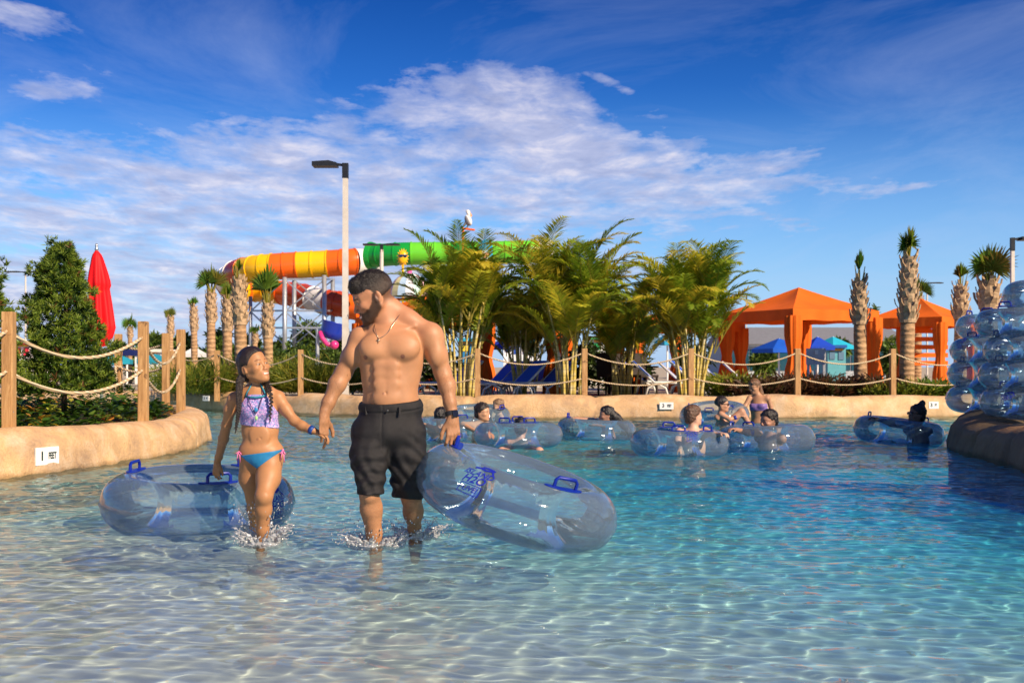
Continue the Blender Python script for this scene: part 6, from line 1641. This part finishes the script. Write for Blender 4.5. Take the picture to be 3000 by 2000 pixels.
# notice board
t = thing('notice_board', 'pale grey notice board standing right of the largest cabana corner', 'board', (PX(2390, 24.5), 24.5, .27)); block(t, 'panel', simple('pale_board', (.50, .52, .53), .6, .08), 2363, 2419, 1020, 1068, 24.5, .05)
for px in (2368, 2414): b = MB(); b.box((PX(px, 24.6), 24.6, .75), (.05, .05, 1.0)); b.build('leg', M_GAL, t, world=True)
block(t, 'notice', M_SIGNW, 2388, 2397, 1026, 1038, 24.47, .03)
# unseen rock block, added out of frame on the right to shade the water
def make_shade_block():
    b = MB(); nx, nz_ = 30, 14; vs = []
    X0, X1, Y0, Y1, Ht = 6.0, 10.0, 3.0, 8.6, 2.2
    per = [(X0, Y0), (X0, Y1), (X1, Y1), (X1, Y0)]
    for j in range(nz_ + 1):
        v = j / nz_
        for i in range(nx * 4):
            k = i // nx; u = (i % nx) / nx; a, c = per[k], per[(k + 1) % 4]; x = a[0] + (c[0] - a[0]) * u; y = a[1] + (c[1] - a[1]) * u; s = 1 - .06 * v
            cx, cy_ = (X0 + X1) / 2, (Y0 + Y1) / 2; q = .35 * rng_noise(x * .8, y * .8, v * 3)
            vs.append((cx + (x - cx) * (s + q * .06) + q * .3, cy_ + (y - cy_) * (s + q * .04), .1 + v * Ht * (1 + .08 * rng_noise(x * .6, y * .6))))
    m = nx * 4; fs = [(j * m + i, j * m + (i + 1) % m, (j + 1) * m + (i + 1) % m, (j + 1) * m + i) for j in range(nz_) for i in range(m)] + [tuple(nz_ * m + i for i in range(m))]
    b.add(vs, fs); o = b.build('shade_block', M_BANK, smooth=True); tag(o, 'unseen moulded rock block added outside the right edge to shade the water', 'rock')
make_shade_block()
# ---------------------------------------------------------------- splashes round the walkers' legs
def splash_mat():
    m = bpy.data.materials.new('white_water'); m.use_nodes = True; nt = m.node_tree; nt.nodes.clear(); out = N(nt, 'ShaderNodeOutputMaterial')
    tr = N(nt, 'ShaderNodeBsdfTransparent'); tr.inputs[0].default_value = (.93, .97, 1, 1); df = N(nt, 'ShaderNodeBsdfDiffuse'); df.inputs[0].default_value = (.86, .88, .90, 1)
    tl = N(nt, 'ShaderNodeBsdfTranslucent'); tl.inputs[0].default_value = (.86, .88, .90, 1)
    a = N(nt, 'ShaderNodeMixShader'); a.inputs[0].default_value = .4; nt.links.new(df.outputs[0], a.inputs[1]); nt.links.new(tl.outputs[0], a.inputs[2])
    b = N(nt, 'ShaderNodeMixShader'); b.inputs[0].default_value = .58; nt.links.new(tr.outputs[0], b.inputs[1]); nt.links.new(a.outputs[0], b.inputs[2])
    g = N(nt, 'ShaderNodeBsdfGlossy'); g.inputs['Roughness'].default_value = .08; fr = N(nt, 'ShaderNodeFresnel'); fr.inputs[0].default_value = 1.33
    c = N(nt, 'ShaderNodeMixShader'); nt.links.new(math_n(nt, 'MULTIPLY_ADD', fr.outputs[0], 1.0, .08), c.inputs[0]); nt.links.new(b.outputs[0], c.inputs[1]); nt.links.new(g.outputs[0], c.inputs[2]); nt.links.new(c.outputs[0], out.inputs[0]); return m
M_SPL = splash_mat()
def splash(label, px, Y, wid, hgt, seed, n=70, lean=.0, drops=90):
    rd = random.Random(seed); c = Vector((PX(px, Y), Y, 0))
    S = Solid(c - Vector((wid * 1.6, wid * 1.4, .05)), c + Vector((wid * 1.6, wid * 1.4, hgt * 1.5)), .0036)
    for i in range(n):
        a = rd.uniform(0, 6.283); r0 = wid * rd.uniform(.35, .95); p = c + Vector((math.cos(a) * r0, math.sin(a) * r0 * .7, rd.uniform(-.01, .01)))
        S.ell(p, (rd.uniform(.008, .026), rd.uniform(.008, .020), rd.uniform(.004, .012)), k=.008)
        if rd.random() < .55:
            d = Vector((math.cos(a) * .55 + lean, math.sin(a) * .4, 1)) ; L = hgt * rd.uniform(.25, 1.0) ** 1.3; q = p
            for j in range(4):
                e = q + d * L / 4 + Vector((rd.uniform(-.006, .006), rd.uniform(-.006, .006), 0)); S.cap(q, e, .0062 - .0012 * j, .0055 - .0012 * j, .010); q = e; d = d + Vector((math.cos(a) * .22, 0, -.28))
    def rough(p): return p + np.stack([nz(p, 190), nz(p, 170, 2), nz(p, 210, 4)], 1) * .0035
    o = S.mesh('splash', M_SPL, None, None, 0, world=False, rough=rough)
    b = MB(); b2 = []
    for i in range(drops):
        a = rd.uniform(0, 6.283); r0 = wid * rd.uniform(.3, 1.7); h = hgt * rd.random() ** 1.6 * 1.25; s = rd.uniform(.0018, .0045)
        b.ball(c + Vector((math.cos(a) * r0 + lean * h, math.sin(a) * r0 * .7, h)), (s, s, s * rd.uniform(1, 1.8)), 6, 4)
    me = o.data; bm = bmesh.new(); bm.from_mesh(me); dm = bpy.data.meshes.new('d'); dm.from_pydata(b.v, [], b.f); dm.polygons.foreach_set('use_smooth', [True] * len(dm.polygons)); bm.from_mesh(dm); bm.to_mesh(me); bm.free(); bpy.data.meshes.remove(dm)
    tag(o, label, 'splash', kind='stuff')
splash('white splash of water and drops round the girl\'s front leg', 768, 5.94, .105, .175, 1, 120, .05, 260)
splash('small splash behind the girl\'s leg', 745, 6.34, .07, .09, 2, 45, 0, 50)
splash('low white splash round the man\'s front shin', 1100, 5.93, .155, .105, 3, 150, .15, 240)
splash('low splash trailing from the man\'s rear ankle', 1222, 6.20, .125, .095, 4, 110, .1, 160)
make_water()
